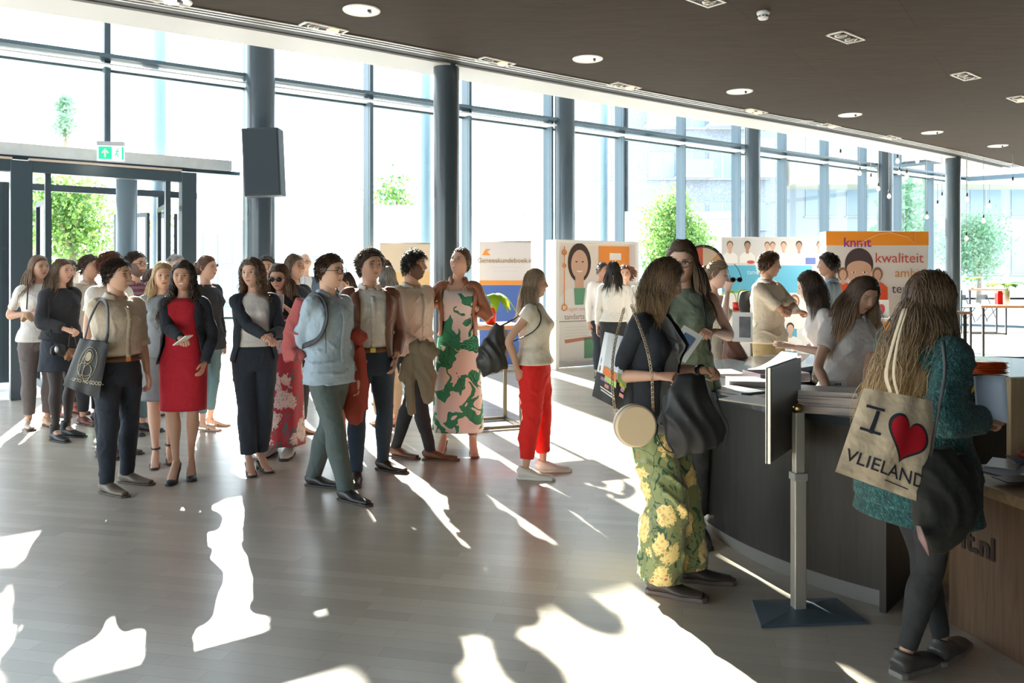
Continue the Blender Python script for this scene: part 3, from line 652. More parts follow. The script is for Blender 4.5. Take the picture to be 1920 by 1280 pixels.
    prof = np.interp(np.linspace(0, 1, S), [0, .15, .7, 1], [.7, 1, .9, .15])*rad
    Tn = np.gradient(P, axis=0); Tn /= np.linalg.norm(Tn, axis=2)[..., None]+1e-9
    U = np.cross(Tn, P-P.mean(0)*0-np.array((0, .3, 0))); U /= np.linalg.norm(U, axis=2)[..., None]+1e-9; V = np.cross(Tn, U)
    K = 4; ring = []
    for k in range(K):
        a_ = 2*PI*k/K; ring.append(P+(U*math.cos(a_)*1.5+V*math.sin(a_)*.6)*prof[:, None, None]*(1.0))
    R = np.stack(ring, 2)                             # S,n,K,3
    vs = R.transpose(1, 0, 2, 3).reshape(-1, 3); jit = .7+.6*r.random((n, 1, 1))
    c = (np.array(c0)*(1-tt**1.3)+np.array(c1)*tt**1.3)[None, :, None, :]; c = np.broadcast_to(c*jit[..., None], (n, S, K, 3)).reshape(-1, 3)
    F = []
    for i in range(n):
        b = i*S*K
        for s in range(S-1):
            for k in range(K): F.append((b+s*K+k, b+s*K+(k+1) % K, b+(s+1)*K+(k+1) % K, b+(s+1)*K+k))
    m.add(vs, F, 0, c)
    if bun: m.sphere((0, .115, .03), (.035, .03, .035), 14, 10, col=np.array(c0)*.9)
    return m
def unit_rows(v): return v/(np.linalg.norm(v, axis=1)[:, None]+1e-9)

MALE = [(.455, .060, .060, 0), (.475, .088, .068, 0), (.51, .098, .071, 0), (.55, .093, .066, 0), (.60, .084, .061, 0), (.65, .087, .063, 0), (.70, .097, .069, 0), (.75, .103, .071, 0), (.785, .104, .064, .002), (.81, .092, .052, .006), (.83, .058, .040, .010), (.85, .036, .037, .008)]
FEM = [(.455, .062, .060, 0), (.475, .093, .069, .002), (.51, .102, .075, .004), (.55, .092, .066, .002), (.60, .073, .054, 0), (.64, .071, .053, 0), (.69, .082, .060, 0), (.735, .088, .068, -.003), (.775, .090, .058, .002), (.805, .080, .046, .006), (.828, .048, .035, .010), (.85, .030, .032, .008)]

class Person:
    def __init__(P, x, Y, H, yaw, lean=0, side=0, twist=0, female=True, feet=None, wide=1.0, heels=0, head=(0, 0, 0), handL=None, handR=None, hk=('relax', 'relax'), elL=None, elR=None, shiftx=0):
        P.H = H-heels; P.loc = np.array([x, Y, 0.]); P.yaw = math.radians(yaw); P.lean = math.radians(lean); P.side = math.radians(side); P.twist = math.radians(twist)
        P.f = female; P.wd = wide; P.heels = heels; P.R = rotz(P.yaw); h = P.H
        feet = feet or ((.085, 0, 8), (-.085, 0, -8)); P.feet = [np.array([f[0], f[1], 0]) for f in feet]; P.fyaw = [math.radians(f[2]) for f in feet]
        P.pc = (P.feet[0]+P.feet[1])/2+P.R.T @ np.array((shiftx, 0, 0)); l1, l2 = .240*h, .226*h; P.drop = 0
        P.hips = []; za = .048*h
        for i, s in enumerate((1, -1)):
            hp = np.array([s*.05*h*wide+P.pc[0], P.pc[1], .512*h]); d = hp-(P.feet[i]+np.array((0, 0, za))); hor = math.hypot(d[0], d[1]); mx = math.sqrt(max(.01, (.998*(l1+l2))**2-hor**2)); P.drop = max(P.drop, d[2]-mx); P.hips.append(hp)
        P.hz = heels-P.drop; P.ank = []; P.knee = []
        for i, s in enumerate((1, -1)):
            P.hips[i][2] += P.hz; P.ank.append(P.feet[i]+np.array((0, 0, za+heels)))
            fd = rotz(P.fyaw[i]) @ np.array((0, -1, 0)); P.knee.append(ik(P.hips[i], P.ank[i], l1, l2, fd+np.array((s*.1, 0, 0))))
        P.z0 = .53*h; sw = (.089 if female else .101)*h*wide; P.sh = [P.sp((s*sw, .004*h, .802*h)) for s in (1, -1)]
        la, lb = .168*h, .148*h; P.wr = []; P.el = []
        for i, s in enumerate((1, -1)):
            t = (handL, handR)[i]
            if t is None: w = P.sh[i]+np.array((s*.035*h, -.02*h, -.312*h))
            elif t[0] == 'p': w = P.local(Wp(t[1], t[2], Y+t[3]))
            else: w = np.array(t, float)*h/1.7; w[2] += P.hz
            e = (elL, elR)[i]; hint = np.array(e if e is not None else (s*.5, .8, -.35), float)
            d = w-P.sh[i]; D = np.linalg.norm(d)
            if D > .995*(la+lb): w = P.sh[i]+d/D*.995*(la+lb)
            P.wr.append(w); P.el.append(ik(P.sh[i], w, la, lb, hint))
        P.hk = hk; hy, hp_, hr = [math.radians(a) for a in head]; P.neck = P.sp((0, .010*h, .855*h))
        P.HR = rotz(hy) @ roty(hr) @ rotx(hp_); lr = rotx(P.lean*.8) if P.lean else np.eye(3)
        P.HR = P.HR if abs(P.lean) < .3 else P.HR
        P.hs = .128*h/.236*1.12; P.hc = P.sp((0, .004*h, .862*h))+P.HR @ np.array((0, -.012*h, .070*h))
    def sp(P, p):
        p = np.array(p, float); hh = p[2]-P.z0; t = min(1, max(0, hh/(.27*P.H)))
        q = rotz(P.twist*t) @ np.array((p[0], p[1], 0)); q[2] = hh
        if hh > 0: q = rotx(P.lean*min(1, .35+t*.65)) @ roty(P.side*min(1, .35+t*.65)) @ q
        q[2] += P.z0+P.hz; q[:2] += P.pc[:2]; return q
    def local(P, w): return P.R.T @ (np.asarray(w, float)-P.loc)
    def world(P, l): return P.R @ np.asarray(l, float)+P.loc
    def ring(P, z, rx, ry, y0, n=28, inf=0, bust=True, ang=None, ex=2.2):
        h = P.H; a = np.linspace(0, 2*PI, n, endpoint=False) if ang is None else ang
        c, s = np.sin(a), -np.cos(a); X = (rx*h*P.wd+inf)*np.sign(c)*np.abs(c)**(2/ex); Yy = (ry*h*(.6+.4*P.wd)+inf)*np.sign(s)*np.abs(s)**(2/ex)+y0*h
        if P.f and bust: Yy = Yy-.018*h*np.exp(-((z-.735)/.028)**2)*np.clip(-s, 0, 1)*np.exp(-((np.abs(c)-.48)/.42)**2)
        elif not P.f: Yy = Yy-.006*h*np.exp(-((z-.745)/.04)**2)*np.clip(-s, 0, 1)
        return np.array([P.sp((x, y, z*h)) for x, y in zip(X, Yy)])
    def prof(P, z):
        T = np.array(FEM if P.f else MALE); return [np.interp(z, T[:, 0], T[:, k]) for k in (1, 2, 3)]
    def torso(P, m, z0, z1, inf, n=28, k=14, hang=0, ex=2.2, ease=None, tucked=False):
        zs = np.linspace(z0, z1, k); R = []
        for z in zs:
            rx, ry, y0 = P.prof(max(z, .50 if hang else .455))
            if hang: rx = max(rx, P.prof(.56)[0]*.94 if z < .62 else rx)
            i_ = inf+(ease(z) if ease else 0)+(.014*min(1, max(0, (.60-z)/.05)) if hang else 0)
            if tucked and z < .585: i_ = .003
            if z > .80 and inf > 0: i_ = max(inf*.9, .013)
            R.append(P.ring(z, rx, ry, y0, n, i_, ex=ex))
        m.grid(np.array(R), closed_v=True, cap=True)
    def arm(P, m, i, inf=0, frac=2.0, n=12, wrist_r=None):
        h = P.H; s = (1, -1)[i]; a, e, w = P.sh[i], P.el[i], P.wr[i]; k = (1 if not P.f else .88)*(.5+.5*P.wd)
        inner = a+np.array((-s*.035*h, 0, .004*h)); pts = [inner, a+(e-a)*.02, a+(e-a)*.4, e, e+(w-e)*.35, w]
        rad = [.027*h*k, .0285*h*k, .0245*h*k, .0215*h*k, .0220*h*k, .0145*h*k]
        T = [0, .02, .4, 1, 1.35, 2.0]; q = catmull(np.array(pts), 4); R = catmull(np.array(rad)[:, None], 4)[:, 0]; tt = catmull(np.array(T)[:, None], 4)[:, 0]
        ok = tt <= frac+1e-6; q, R, tt = q[ok], R[ok], tt[ok]
        R = R+inf*(1 if np.ndim(inf) == 0 else 1)
        if wrist_r: R = np.maximum(R, wrist_r)
        m.tube(q, R, n)
        return q[-1], R[-1], q[-1]-q[-2]
    def leg(P, m, i, inf=0, frac=2.0, n=14, hem=None, start=0):
        h = P.H; a, k, w = P.hips[i], P.knee[i], P.ank[i]; c = (1.0 if not P.f else .98)*(.4+.6*P.wd)
        pts = [a+np.array((0, 0, .02*h)), a+(k-a)*.25, a+(k-a)*.6, k, k+(w-k)*.3, k+(w-k)*.7, w, w+np.array((0, 0, -.02*h))]
        back = np.array((0, .008*h, 0)); pts[4] = pts[4]+back
        rad = np.array([.052, .052, .042, .032, .0335, .023, .0185, .019])*h*c; T = np.array([0, .25, .6, 1, 1.3, 1.7, 2, 2.1])
        q = catmull(np.array(pts), 4); R = catmull(rad[:, None], 4)[:, 0]; tt = catmull(T[:, None], 4)[:, 0]
        infv = np.interp(tt, [0, 1, 2.1], inf if np.ndim(inf) else [inf]*3); ok = (tt <= frac+1e-6) & (tt >= start); q, R, tt, infv = q[ok], R[ok], tt[ok], infv[ok]
        m.tube(q, R+infv, n, ref=(1, 0, 0)); return q[-1]
    def start(P, label, group=None, name='person'):
        P.e = empty(name, tuple(P.loc), P.yaw, label, 'person', group); return P
    def body(P, skin, brow=(.05, .03, .02), vox=.011, legs=True, shoes_hide=True, **hk):
        m = M(); h = P.H; P.skin = np.array(skin)
        P.torso(m, .46, .835, -.005, 24, 16); m.tube([P.sp((0, .014*h, .80*h)), P.sp((0, .010*h, .835*h)), P.neck+(P.hc-P.neck)*.1, P.hc+P.HR @ np.array((0, .022*h, -.020*h))], [.044*h, .033*h, .029*h if P.f else .033*h, .033*h], 14, sub=3)
        for i in (0, 1): P.arm(m, i); P.leg(m, i, -.002)
        for i in (0, 1):                                   # bare foot
            fr = rotz(P.fyaw[i]); a = P.ank[i]; he = P.heels
            toe = P.feet[i]+fr @ np.array((0, -.125*h*(1 if not he else .82), .014)); ball = P.feet[i]+fr @ np.array((0, -.085*h*(1 if not he else .8), .022))
            m.tube([a+fr @ np.array((0, .022*h, -.022*h)), a+np.array((0, 0, -.018*h)), ball, toe], [(.018*h, .020*h), (.020*h, .018*h), (.024*h, .010*h), (.018*h, .007*h)], 12, ref=tuple(fr @ np.array((1, 0, 0))), sub=3)
        V, F = remesh(m, vox, 5); B = M(); B.add(V, F, 0, P.skin)
        for i in (0, 1):
            HV, HF = hand(P.hk[i]); s = (1, -1)[i]; d = unit(P.wr[i]-P.el[i]); ov = getattr(P, 'hd', (None, None))[i]
            if ov is not None: d = unit(ov)
            mid = P.sp((0, -.02*h, .6*h)); N = np.array((-s, 0, -.0)) if abs(d[2]) > .8 else unit(mid-P.wr[i])*.6+np.array((0, 0, -.5))
            on = getattr(P, 'hn', (None, None))[i]
            if on is not None: N = np.array(on, float)
            N = unit(N-d*np.dot(N, d)); T = np.cross(N, d)*s; R = np.column_stack([d, T, -N]); sc = h/1.78*(.93 if P.f else 1.02)
            V = HV*sc @ R.T+P.wr[i]; F = HF if np.linalg.det(R) > 0 else [f[::-1] for f in HF]; B.add(V, F, 0, P.skin*np.array([1.02, .95, .93]))
            P.__dict__.setdefault('palm', [None, None])[i] = P.wr[i]+(d*.085+N*.02)*sc
        hm = head_mesh(skin, brow, P.f, **hk); v, f, c = hm.arrays(); B.add(v*P.hs @ P.HR.T+P.hc, f, 0, c)
        o = B.build('body', SKIN, P.e); return o
    def hair(P, style='long', L=.4, c0=(.1, .06, .03), c1=None, n=240, rad=.0035, seed=1, **k):
        bc = (P.sp((0, .005*P.H, .72*P.H))-P.hc); br = np.array([.115, .085, .125])*P.H/P.hs
        g = P.HR.T @ np.array((0, 0, -1.))
        m = make_hair(style, L, c0, c1 or c0, seed, n, rad, g=g, bodyc=((P.HR.T @ bc)/P.hs, br) if L > .2 else None, **k)
        v, f, c = m.arrays(); q = M(); q.add(v*P.hs @ P.HR.T+P.hc, f, 0, c); return q.build('hair', HAIR, P.e)
    def folds(P, V, amp, seed):
        r = np.random.default_rng(seed); a = r.uniform(0, 6, 6)
        th = np.arctan2(V[:, 0], -V[:, 1])
        w1 = V[:, 2]*42+3.1*np.sin(V[:, 0]*13+a[0]+V[:, 2]*5)+2.6*np.sin(V[:, 1]*17+a[1])+2.0*np.sin(V[:, 2]*11+a[5]); w2 = V[:, 2]*17+V[:, 0]*38*np.sign(np.sin(a[2]))+2.5*np.sin(V[:, 1]*19+a[3])+1.5*np.sin(V[:, 2]*23)
        w3 = V[:, 0]*55+V[:, 1]*47+3*np.sin(V[:, 2]*7+a[2]); gate = .55+.45*np.sin(V[:, 2]*13+V[:, 0]*9+a[3])
        rg = lambda w: 1-2*np.abs(np.sin(w*.5))**.7
        d = (rg(w1)*.75*gate+rg(w2+a[4])*.6*(1.1-gate)+rg(w3)*.35)*amp*2.3; c = P.sp((0, 0, .6*P.H)); dirv = V-np.array([c[0], c[1], 0]); dirv[:, 2] = 0; dirv /= np.linalg.norm(dirv, axis=1)[:, None]+1e-6
        d = np.maximum(d, -.45*amp)*np.clip((.84*P.H-V[:, 2])/(.06*P.H), .15, 1); return V+dirv*d[:, None]
    def cloth_mesh(P, m, name, material, vox=.010, amp=.004, smooth=4, seed=0, parent=None):
        V, F = remesh(m, vox, smooth); V = P.folds(V, amp, seed); q = M(); q.add(V, F); return q.build(name, material, parent or P.e)
    def top(P, material, name='shirt', sleeve=2.0, inf=.013, z0=.50, z1=.825, loose=.0, amp=.004, vox=.010, tuck=False, cuff=.0, sinf=None, strap=False):
        m = M(); ease = (lambda z: loose*max(0, min(1, (.74-z)/.12))) if loose else None
        P.torso(m, z0, z1, inf, 28, 18, hang=not tuck, ease=ease, tucked=tuck)
        if not strap: m.tube([P.sp((0, .012*P.H, .80*P.H)), P.sp((0, .010*P.H, .84*P.H))], [.062*P.H, .037*P.H], 14)
        P.cuffs = []
        if sleeve: 
            for i in (0, 1): P.cuffs.append(P.arm(m, i, (sinf if sinf is not None else inf*.85), sleeve))
        o = P.cloth_mesh(m, name, material, vox, amp, seed=int(abs(P.loc[0]*100))); 
        if cuff and sleeve:
            for c in P.cuffs:
                q = M(); d = unit(c[2]); q.tube([c[0]-d*.045, c[0]-d*.04, c[0]+d*.004, c[0]+d*.008], [c[1]+.001, c[1]+.007, c[1]+.007, c[1]], 16); q.build('cuff', material, P.e)
        return o
    def collar(P, material, h=.03, open_=.55, name='collar', z=.838, r0=.040, spread=.012):
        a = np.linspace(open_, 2*PI-open_, 26); H_ = P.H; G_ = []
        for dz, rr in ((-.004, r0), (h*.55/H_*1.0, r0-.001), (h/H_, r0), (h*.8/H_, r0+.004), (-.002, r0+spread), (-.006, r0+spread-.002)):
            G_.append([P.sp((math.sin(t)*(rr)*H_*1.02, (.010-math.cos(t)*rr*.95)*H_, (z+dz-.018*max(0, math.cos(t)) if True else 0)*H_)) for t in a])
        m = M(); m.grid(np.array(G_)); o = m.build(name, material, P.e); s = o.modifiers.new('s', 'SOLIDIFY'); s.thickness = .003; return o
    def placket(P, material, z0=.53, z1=.80, inf=.017, buttons=6):
        zs = np.linspace(z0, z1, 12); m = M(); G_ = []
        def fp(z, x): 
            rx, ry, y0 = P.prof(max(z, .5)); y = -(ry*P.H*(.6+.4*P.wd)+inf)+y0*P.H-(0 if P.f else .006*P.H*math.exp(-((z-.745)/.04)**2)); return P.sp((x, y-.002, z*P.H))
        for z in zs: G_.append([fp(z, -.016), fp(z, .016)])
        m.grid(np.array(G_)); o = m.build('placket', material, P.e); s = o.modifiers.new('s', 'SOLIDIFY'); s.thickness = .005
        for z in np.linspace(z0+.02, z1-.02, buttons):
            q = M(); p = fp(z, 0); q.sphere(p+np.array((0, -.004, 0)), (.005, .003, .005), 8, 6); q.build('button', mat('button', (.6, .58, .55), .4), P.e)
    def jacket(P, material, name='jacket', inf=.024, z0=.49, z1=.835, gap=(.75, .35), sleeve=2.0, amp=.004, flare=0, lapel=True, lapmat=None):
        n, k = 40, 18; zs = np.linspace(z0, z1, k); G_ = []
        for z in zs:
            t = (z-z0)/(z1-z0); g_ = np.interp(t, [0, .5, .85, 1], [gap[0], (gap[0]+gap[1])/2, gap[1]+.1, gap[1]+.45]); rx, ry, y0 = P.prof(max(z, .50)); rx = max(rx, P.prof(.56)[0]*.95) if z < .66 else rx
            i_ = inf+(flare*(1-t)); 
            if z > .80: i_ = inf*.75
            a = np.linspace(g_, 2*PI-g_, n); G_.append(P.ring(z, rx, ry, y0, n, i_, ang=a))
        G_ = np.array(G_); V = P.folds(G_.reshape(-1, 3), amp, 5).reshape(G_.shape); m = M(); m.grid(V, flip=True)
        o = m.build(name, material, P.e); s = o.modifiers.new('s', 'SOLIDIFY'); s.thickness = .010; s.offset = 0; s = o.modifiers.new('u', 'SUBSURF'); s.levels = 1; s.render_levels = 1
        if sleeve:
            for i in (0, 1):
                m = M(); s_ = (1, -1)[i]; P.arm(m, i, .017, sleeve); m.sphere(P.sh[i]+np.array((-s_*.012, 0, -.005)), (.031*P.H, .031*P.H, .031*P.H), 14, 10)
                P.cloth_mesh(m, 'sleeve', material, .010, amp*.8, 5, seed=i+3)
        if lapel:
            for sgn in (1, -1):
                g0 = gap[1]+.1; G2 = []
                for z in np.linspace(z0+.5*(z1-z0), z1-.004, 10):
                    t = (z-z0)/(z1-z0); g_ = np.interp(t, [0, .5, .85, 1], [gap[0], (gap[0]+gap[1])/2, gap[1]+.1, gap[1]+.45]); rx, ry, y0 = P.prof(z); w = .10+.55*math.sin(PI*min(1, (t-.5)/.5)**.8)
                    a = np.array([g_-.02, g_+w*.5, g_+w])*sgn; i_ = inf*(1 if z < .8 else .75)+.009; G2.append(P.ring(z, rx, ry, y0, 3, i_, ang=a))
                q = M(); q.grid(np.array(G2)); l = q.build('lapel', lapmat or material, P.e); s = l.modifiers.new('s', 'SOLIDIFY'); s.thickness = .004; s.offset = 0
        return o
    def trousers(P, material, inf=(.010, .012, .022), hem=1.93, name='trousers', top=.575, amp=.004, vox=.011, winf=.010):
        m = M(); P.torso(m, .452, top, winf, 26, 8)
        for i in (0, 1): P.leg(m, i, inf, hem, 16)
        return P.cloth_mesh(m, name, material, vox, amp, 4, seed=7)
    def belt(P, material, z=.575, inf=.016, buckle=(.6, .5, .3)):
        m = M(); rx, ry, y0 = P.prof(z); G_ = [P.ring(z+dz, rx, ry, y0, 36, inf+a) for dz, a in ((-.011, -.002), (-.011, .002), (.011, .002), (.011, -.002))]; m.grid(np.array(G_), closed_v=True)
        o = m.build('belt', material, P.e); p = P.sp((0, -(ry*P.H*(.6+.4*P.wd)+inf+.004), z*P.H)); q = M(); q.box(p, (.04, .006, .034), rz=P.twist*0); q.build('buckle', mat('brass', (.55, .42, .18), .3, 1), o, smooth=False); return o
    def skirt(P, material, z_top=.60, z_hem=.30, w_hem=.13, d_hem=.10, name='skirt', waves=0, wamp=.0, inf=.012, mid=None):
        k = 22; zs = np.linspace(z_top, z_hem, k); G_ = []; n = 64; a = np.linspace(0, 2*PI, n, endpoint=False)
        for z in zs:
            if z > .50: rx, ry, y0 = P.prof(z); G_.append(P.ring(z, rx, ry, y0, n, inf)); last = (rx*P.H*P.wd+inf, ry*P.H+inf, P.sp((0, 0, .5*P.H)))
            else:
                t = (.50-z)/(.50-z_hem); rx = last[0]*(1-t)+w_hem*t; ry = last[1]*(1-t)+d_hem*t
                f = 1+wamp*t**.8*np.sin(a*waves+1.3*np.sin(z*9)+.6*np.sin(3*a))
                c = last[2]*(1-t*.0); c = np.array([c[0]*(1-t)+P.pc[0]*t, c[1]*(1-t)+P.pc[1]*t, z*P.H+P.hz*(1 if z > .2 else 0)])
                cx = np.sin(a); cy = -np.cos(a); G_.append(np.c_[c[0]+rx*f*np.sign(cx)*np.abs(cx)**.85, c[1]+ry*f*np.sign(cy)*np.abs(cy)**.85, np.full(n, c[2])])
        m = M(); m.grid(np.array(G_), closed_v=True, flip=False); o = m.build(name, material, P.e); s = o.modifiers.new('s', 'SOLIDIFY'); s.thickness = .004; return o
    def shoes(P, kind, col, sole=(.05, .04, .035)):
        h = P.H; he = P.heels
        for i in (0, 1):
            fr = rotz(P.fyaw[i]); m = M(); base = P.feet[i]; L = .152*h*(1 if not he else .88); ht = P.ank[i][2]
            def t(x, y, z): return base+fr @ np.array((x, y, z))
            r = tuple(fr @ np.array((1, 0, 0)))
            if kind in ('oxford', 'sneaker', 'boot', 'chelsea'):
                k = 1.12 if kind == 'sneaker' else 1.0
                m.tube([t(0, .052, .038), t(0, .030, .050), t(0, -.03, .047), t(0, -.09, .034), t(0, -.135, .027), t(0, -L*.86, .022)], [(.034*k, .034), (.043*k, .043), (.043*k, .039), (.050*k, .028), (.047*k, .023), (.028*k, .017)], 16, ref=r, sub=3)
                up = {'boot': .17, 'chelsea': .15, 'oxford': .085, 'sneaker': .09}[kind]
                m.tube([t(0, .022, .05), P.ank[i]*[1, 1, 0]+np.array((0, .0, up))+fr @ np.array((0, .008, 0))], [(.042, .045), (.046 if up > .1 else .038, .048 if up > .1 else .042)], 14, ref=r)
                V, F = remesh(m, .006, 3); V[:, 2] = np.maximum(V[:, 2], .006); q = M(); q.add(V, F, 0, col); o = q.build('shoe', SHOE, P.e)
                s = M(); pts = []; w = np.array([.026, .036, .035, .038, .043, .038, .019])*k; ys = [.066, .045, 0, -.05, -.10, -.15, -L*.86-.022]
                ys[-2] = min(ys[-2], ys[-1]+.02)*1 if ys[-1] < -.17 else -.14
                poly = [(x, y) for x, y in zip(w, ys)]+[(-x, y) for x, y in zip(w[::-1], ys[::-1])]
                s.prism(poly, .0, .022 if kind == 'sneaker' else .014, R=fr, o=base); s.build('sole', mat('sole %.2f' % sole[0], sole, .6), o, smooth=False, bevel=.004)
                if kind in ('sneaker',):
                    l = M()
                    for k_ in range(4): l.tube([t(-.018, -.045-.018*k_, .077-.009*k_), t(0, -.048-.018*k_, .083-.009*k_), t(.018, -.045-.018*k_, .077-.009*k_)], .003, 5)
                    l.build('laces', mat('laces', (.6, .58, .55), .7), o)
            else:
                hy = .03
                s = M(); n = 10; ys = np.linspace(.045, -L*.86, n); top = [ht*.0+max(.012, (he+.008)*(1-max(0, (.045-y)/(.045+.09)))**1.0) if y > -.09 else .012 for y in ys]
                w = np.interp(ys, [-L*.86, -L*.75, -.09, -.02, .045], [.018, .036, .041, .028, .026]); G_ = []
                for y, z, ww in zip(ys, top, w): G_.append([t(-ww, y, z-.008), t(ww, y, z-.008), t(ww, y, z+.002), t(-ww, y, z+.002)])
                s.grid(np.array(G_), closed_v=True, cap=True, col=col); o = s.build('shoe', SHOE, P.e)
                if he > .03:
                    q = M(); bl = .018 if kind == 'block' or kind == 'sandal' else .008; q.tube([t(0, .030, he-.004), t(0, .034, 0)], [.020, bl], 10, col=col); q.build('heel', SHOE, o)
                if kind == 'pump':
                    q = M(); q.tube([t(0, .052, he+.030), t(0, .0, he*.75+.022), t(0, -.07, .026), t(0, -L*.7, .020), t(0, -L*.86, .014)], [(.026, .030), (.030, .022), (.038, .018), (.034, .014), (.014, .008)], 14, ref=r, sub=3, col=col); q.build('upper', SHOE, o)
                else:
                    for y, z, ww, rr in ((-.105, .034, .040, .011), (-.075, .044, .040, .008), (.0, ht+.012, .036, .007)) if kind != 'flat' else ((-.09, .036, .042, .02),):
                        q = M(); a = np.linspace(0, PI, 9) if y < -.02 else np.linspace(0, 2*PI, 17)
                        q.tube([t(ww*math.cos(b), y+(.036*math.sin(b) if y > -.02 else 0), (z-.022+math.sin(b)*.026) if y < -.02 else z) for b in a], [(rr, .003)]*len(a), 6, ref=tuple(fr @ np.array((0, 1, 0))) if y < -.02 else (0, 0, 1), col=col); q.build('strap', SHOE, o)
def ik(a, c, l1, l2, hint):
    d = c-a; D = min(np.linalg.norm(d), .999*(l1+l2)); u = unit(d); x = (l1*l1-l2*l2+D*D)/(2*D); hh = math.sqrt(max(0, l1*l1-x*x)); h = np.asarray(hint, float); h = h-u*np.dot(h, u); return a+u*x+unit(h)*hh
# ------------------------------------------------------------------ patterned cloth
def leaf_dress():
    m, nt, b = _new('palm leaf print'); v = texco(nt, (1, .6, 1)); n = noise(nt, v, 3, 2)
    vv = nt.nodes.new('ShaderNodeVectorMath'); vv.operation = 'ADD'; nt.links.new(v, vv.inputs[0]); nn = nt.nodes.new('ShaderNodeTexNoise'); nn.inputs['Scale'].default_value = 5; nt.links.new(v, nn.inputs[0])
    sc = nt.nodes.new('ShaderNodeVectorMath'); sc.operation = 'SCALE'; sc.inputs[3].default_value = .16; nt.links.new(nn.outputs['Color'], sc.inputs[0]); nt.links.new(sc.outputs[0], vv.inputs[1]); w = vv.outputs[0]
    d = vor(nt, w, 6.5); e = vor(nt, w, 6.5, 'Distance', 'DISTANCE_TO_EDGE'); rib = math_(nt, 'SINE', math_(nt, 'MULTIPLY', d, 110))
    leaf = math_(nt, 'GREATER_THAN', noise(nt, w, 5.2, 1, 1.6), .50)
    g = mixc(nt, ramp(nt, rib, [(.35, (0, 0, 0)), (.6, (1, 1, 1))]), (.02, .17, .09), (.07, .42, .22)); g = mixc(nt, ramp(nt, e, [(0, (1, 1, 1)), (.03, (0, 0, 0))]), g, (.02, .12, .07))
    nt.links.new(mixc(nt, leaf, (.80, .68, .64), g), b.inputs['Base Color']); setp(b, None, .8); return m
def floral(name, base, f1, f2, dark, scale=9, shine=.45):
    m, nt, b = _new(name); v = texco(nt, (1, 1, .8)); nn = nt.nodes.new('ShaderNodeTexNoise'); nn.inputs['Scale'].default_value = 6; nt.links.new(v, nn.inputs[0])
    sc = nt.nodes.new('ShaderNodeVectorMath'); sc.operation = 'SCALE'; sc.inputs[3].default_value = .10; nt.links.new(nn.outputs['Color'], sc.inputs[0]); vv = nt.nodes.new('ShaderNodeVectorMath'); nt.links.new(v, vv.inputs[0]); nt.links.new(sc.outputs[0], vv.inputs[1]); w = vv.outputs[0]
    d = vor(nt, w, scale, rnd=.9); cc = vor(nt, w, scale, 'Color', rnd=.9); petal = vor(nt, w, scale*6.5); sep = nt.nodes.new('ShaderNodeSeparateColor'); nt.links.new(cc, sep.inputs[0])
    base2 = mixc(nt, .5, base, ramp(nt, noise(nt, w, 4, 3), [(.3, tuple(x*.75 for x in base)), (.7, tuple(min(1, x*1.2) for x in base))]))
    stem = math_(nt, 'LESS_THAN', vor(nt, w, scale*.8, 'Distance', 'DISTANCE_TO_EDGE'), .009); c = mixc(nt, stem, base2, dark)
    lf = math_(nt, 'MULTIPLY', math_(nt, 'GREATER_THAN', noise(nt, w, scale*1.6, 2, 2), .60), 1); c = mixc(nt, lf, c, dark)
    fcol = mixc(nt, ramp(nt, petal, [(.15, (0, 0, 0)), (.5, (1, 1, 1))]), mixc(nt, math_(nt, 'GREATER_THAN', sep.outputs[1], .72), f1, f2), tuple(min(1, x*1.5+.1) for x in f1))
    mask = math_(nt, 'MULTIPLY', math_(nt, 'LESS_THAN', math_(nt, 'ADD', d, math_(nt, 'MULTIPLY', petal, .25)), .60), math_(nt, 'GREATER_THAN', sep.outputs[0], .22))
    nt.links.new(mixc(nt, mask, c, fcol), b.inputs['Base Color']); setp(b, None, shine, sheen=.2); return m
def plaid(name, c1, c2, c3, s=38):
    m, nt, b = _new(name); v = texco(nt, (s, s, s)); sp = nt.nodes.new('ShaderNodeSeparateXYZ'); nt.links.new(v, sp.inputs[0])
    a = math_(nt, 'GREATER_THAN', math_(nt, 'SINE', math_(nt, 'MULTIPLY', sp.outputs[0], 3)), .2); c = math_(nt, 'GREATER_THAN', math_(nt, 'SINE', math_(nt, 'MULTIPLY', sp.outputs[2], 3)), .2)
    nt.links.new(mixc(nt, math_(nt, 'MULTIPLY', c, .5), mixc(nt, math_(nt, 'MULTIPLY', a, .6), c1, c2), c3), b.inputs['Base Color']); setp(b, None, .85); return m
def boucle():
    m, nt, b = _new('teal boucle wool'); v = texco(nt); n = noise(nt, v, 55, 6, .5); o = vor(nt, v, 110)
    nt.links.new(ramp(nt, n, [(.3, (.004, .028, .032)), (.52, (.010, .075, .078)), (.75, (.05, .19, .17))]), b.inputs['Base Color']); setp(b, None, .9, sheen=.15)  # wool tones darkened to carry the shade on the coat
    bp = nt.nodes.new('ShaderNodeBump'); bp.inputs['Distance'].default_value = .008; bp.inputs['Strength'].default_value = .8; nt.links.new(o, bp.inputs['Height']); nt.links.new(bp.outputs[0], b.inputs['Normal']); return m
LIGHTSK = (.68, .42, .31); MIDSK = (.58, .34, .24); TANSK = (.42, .23, .16); PALESK = (.74, .51, .41)
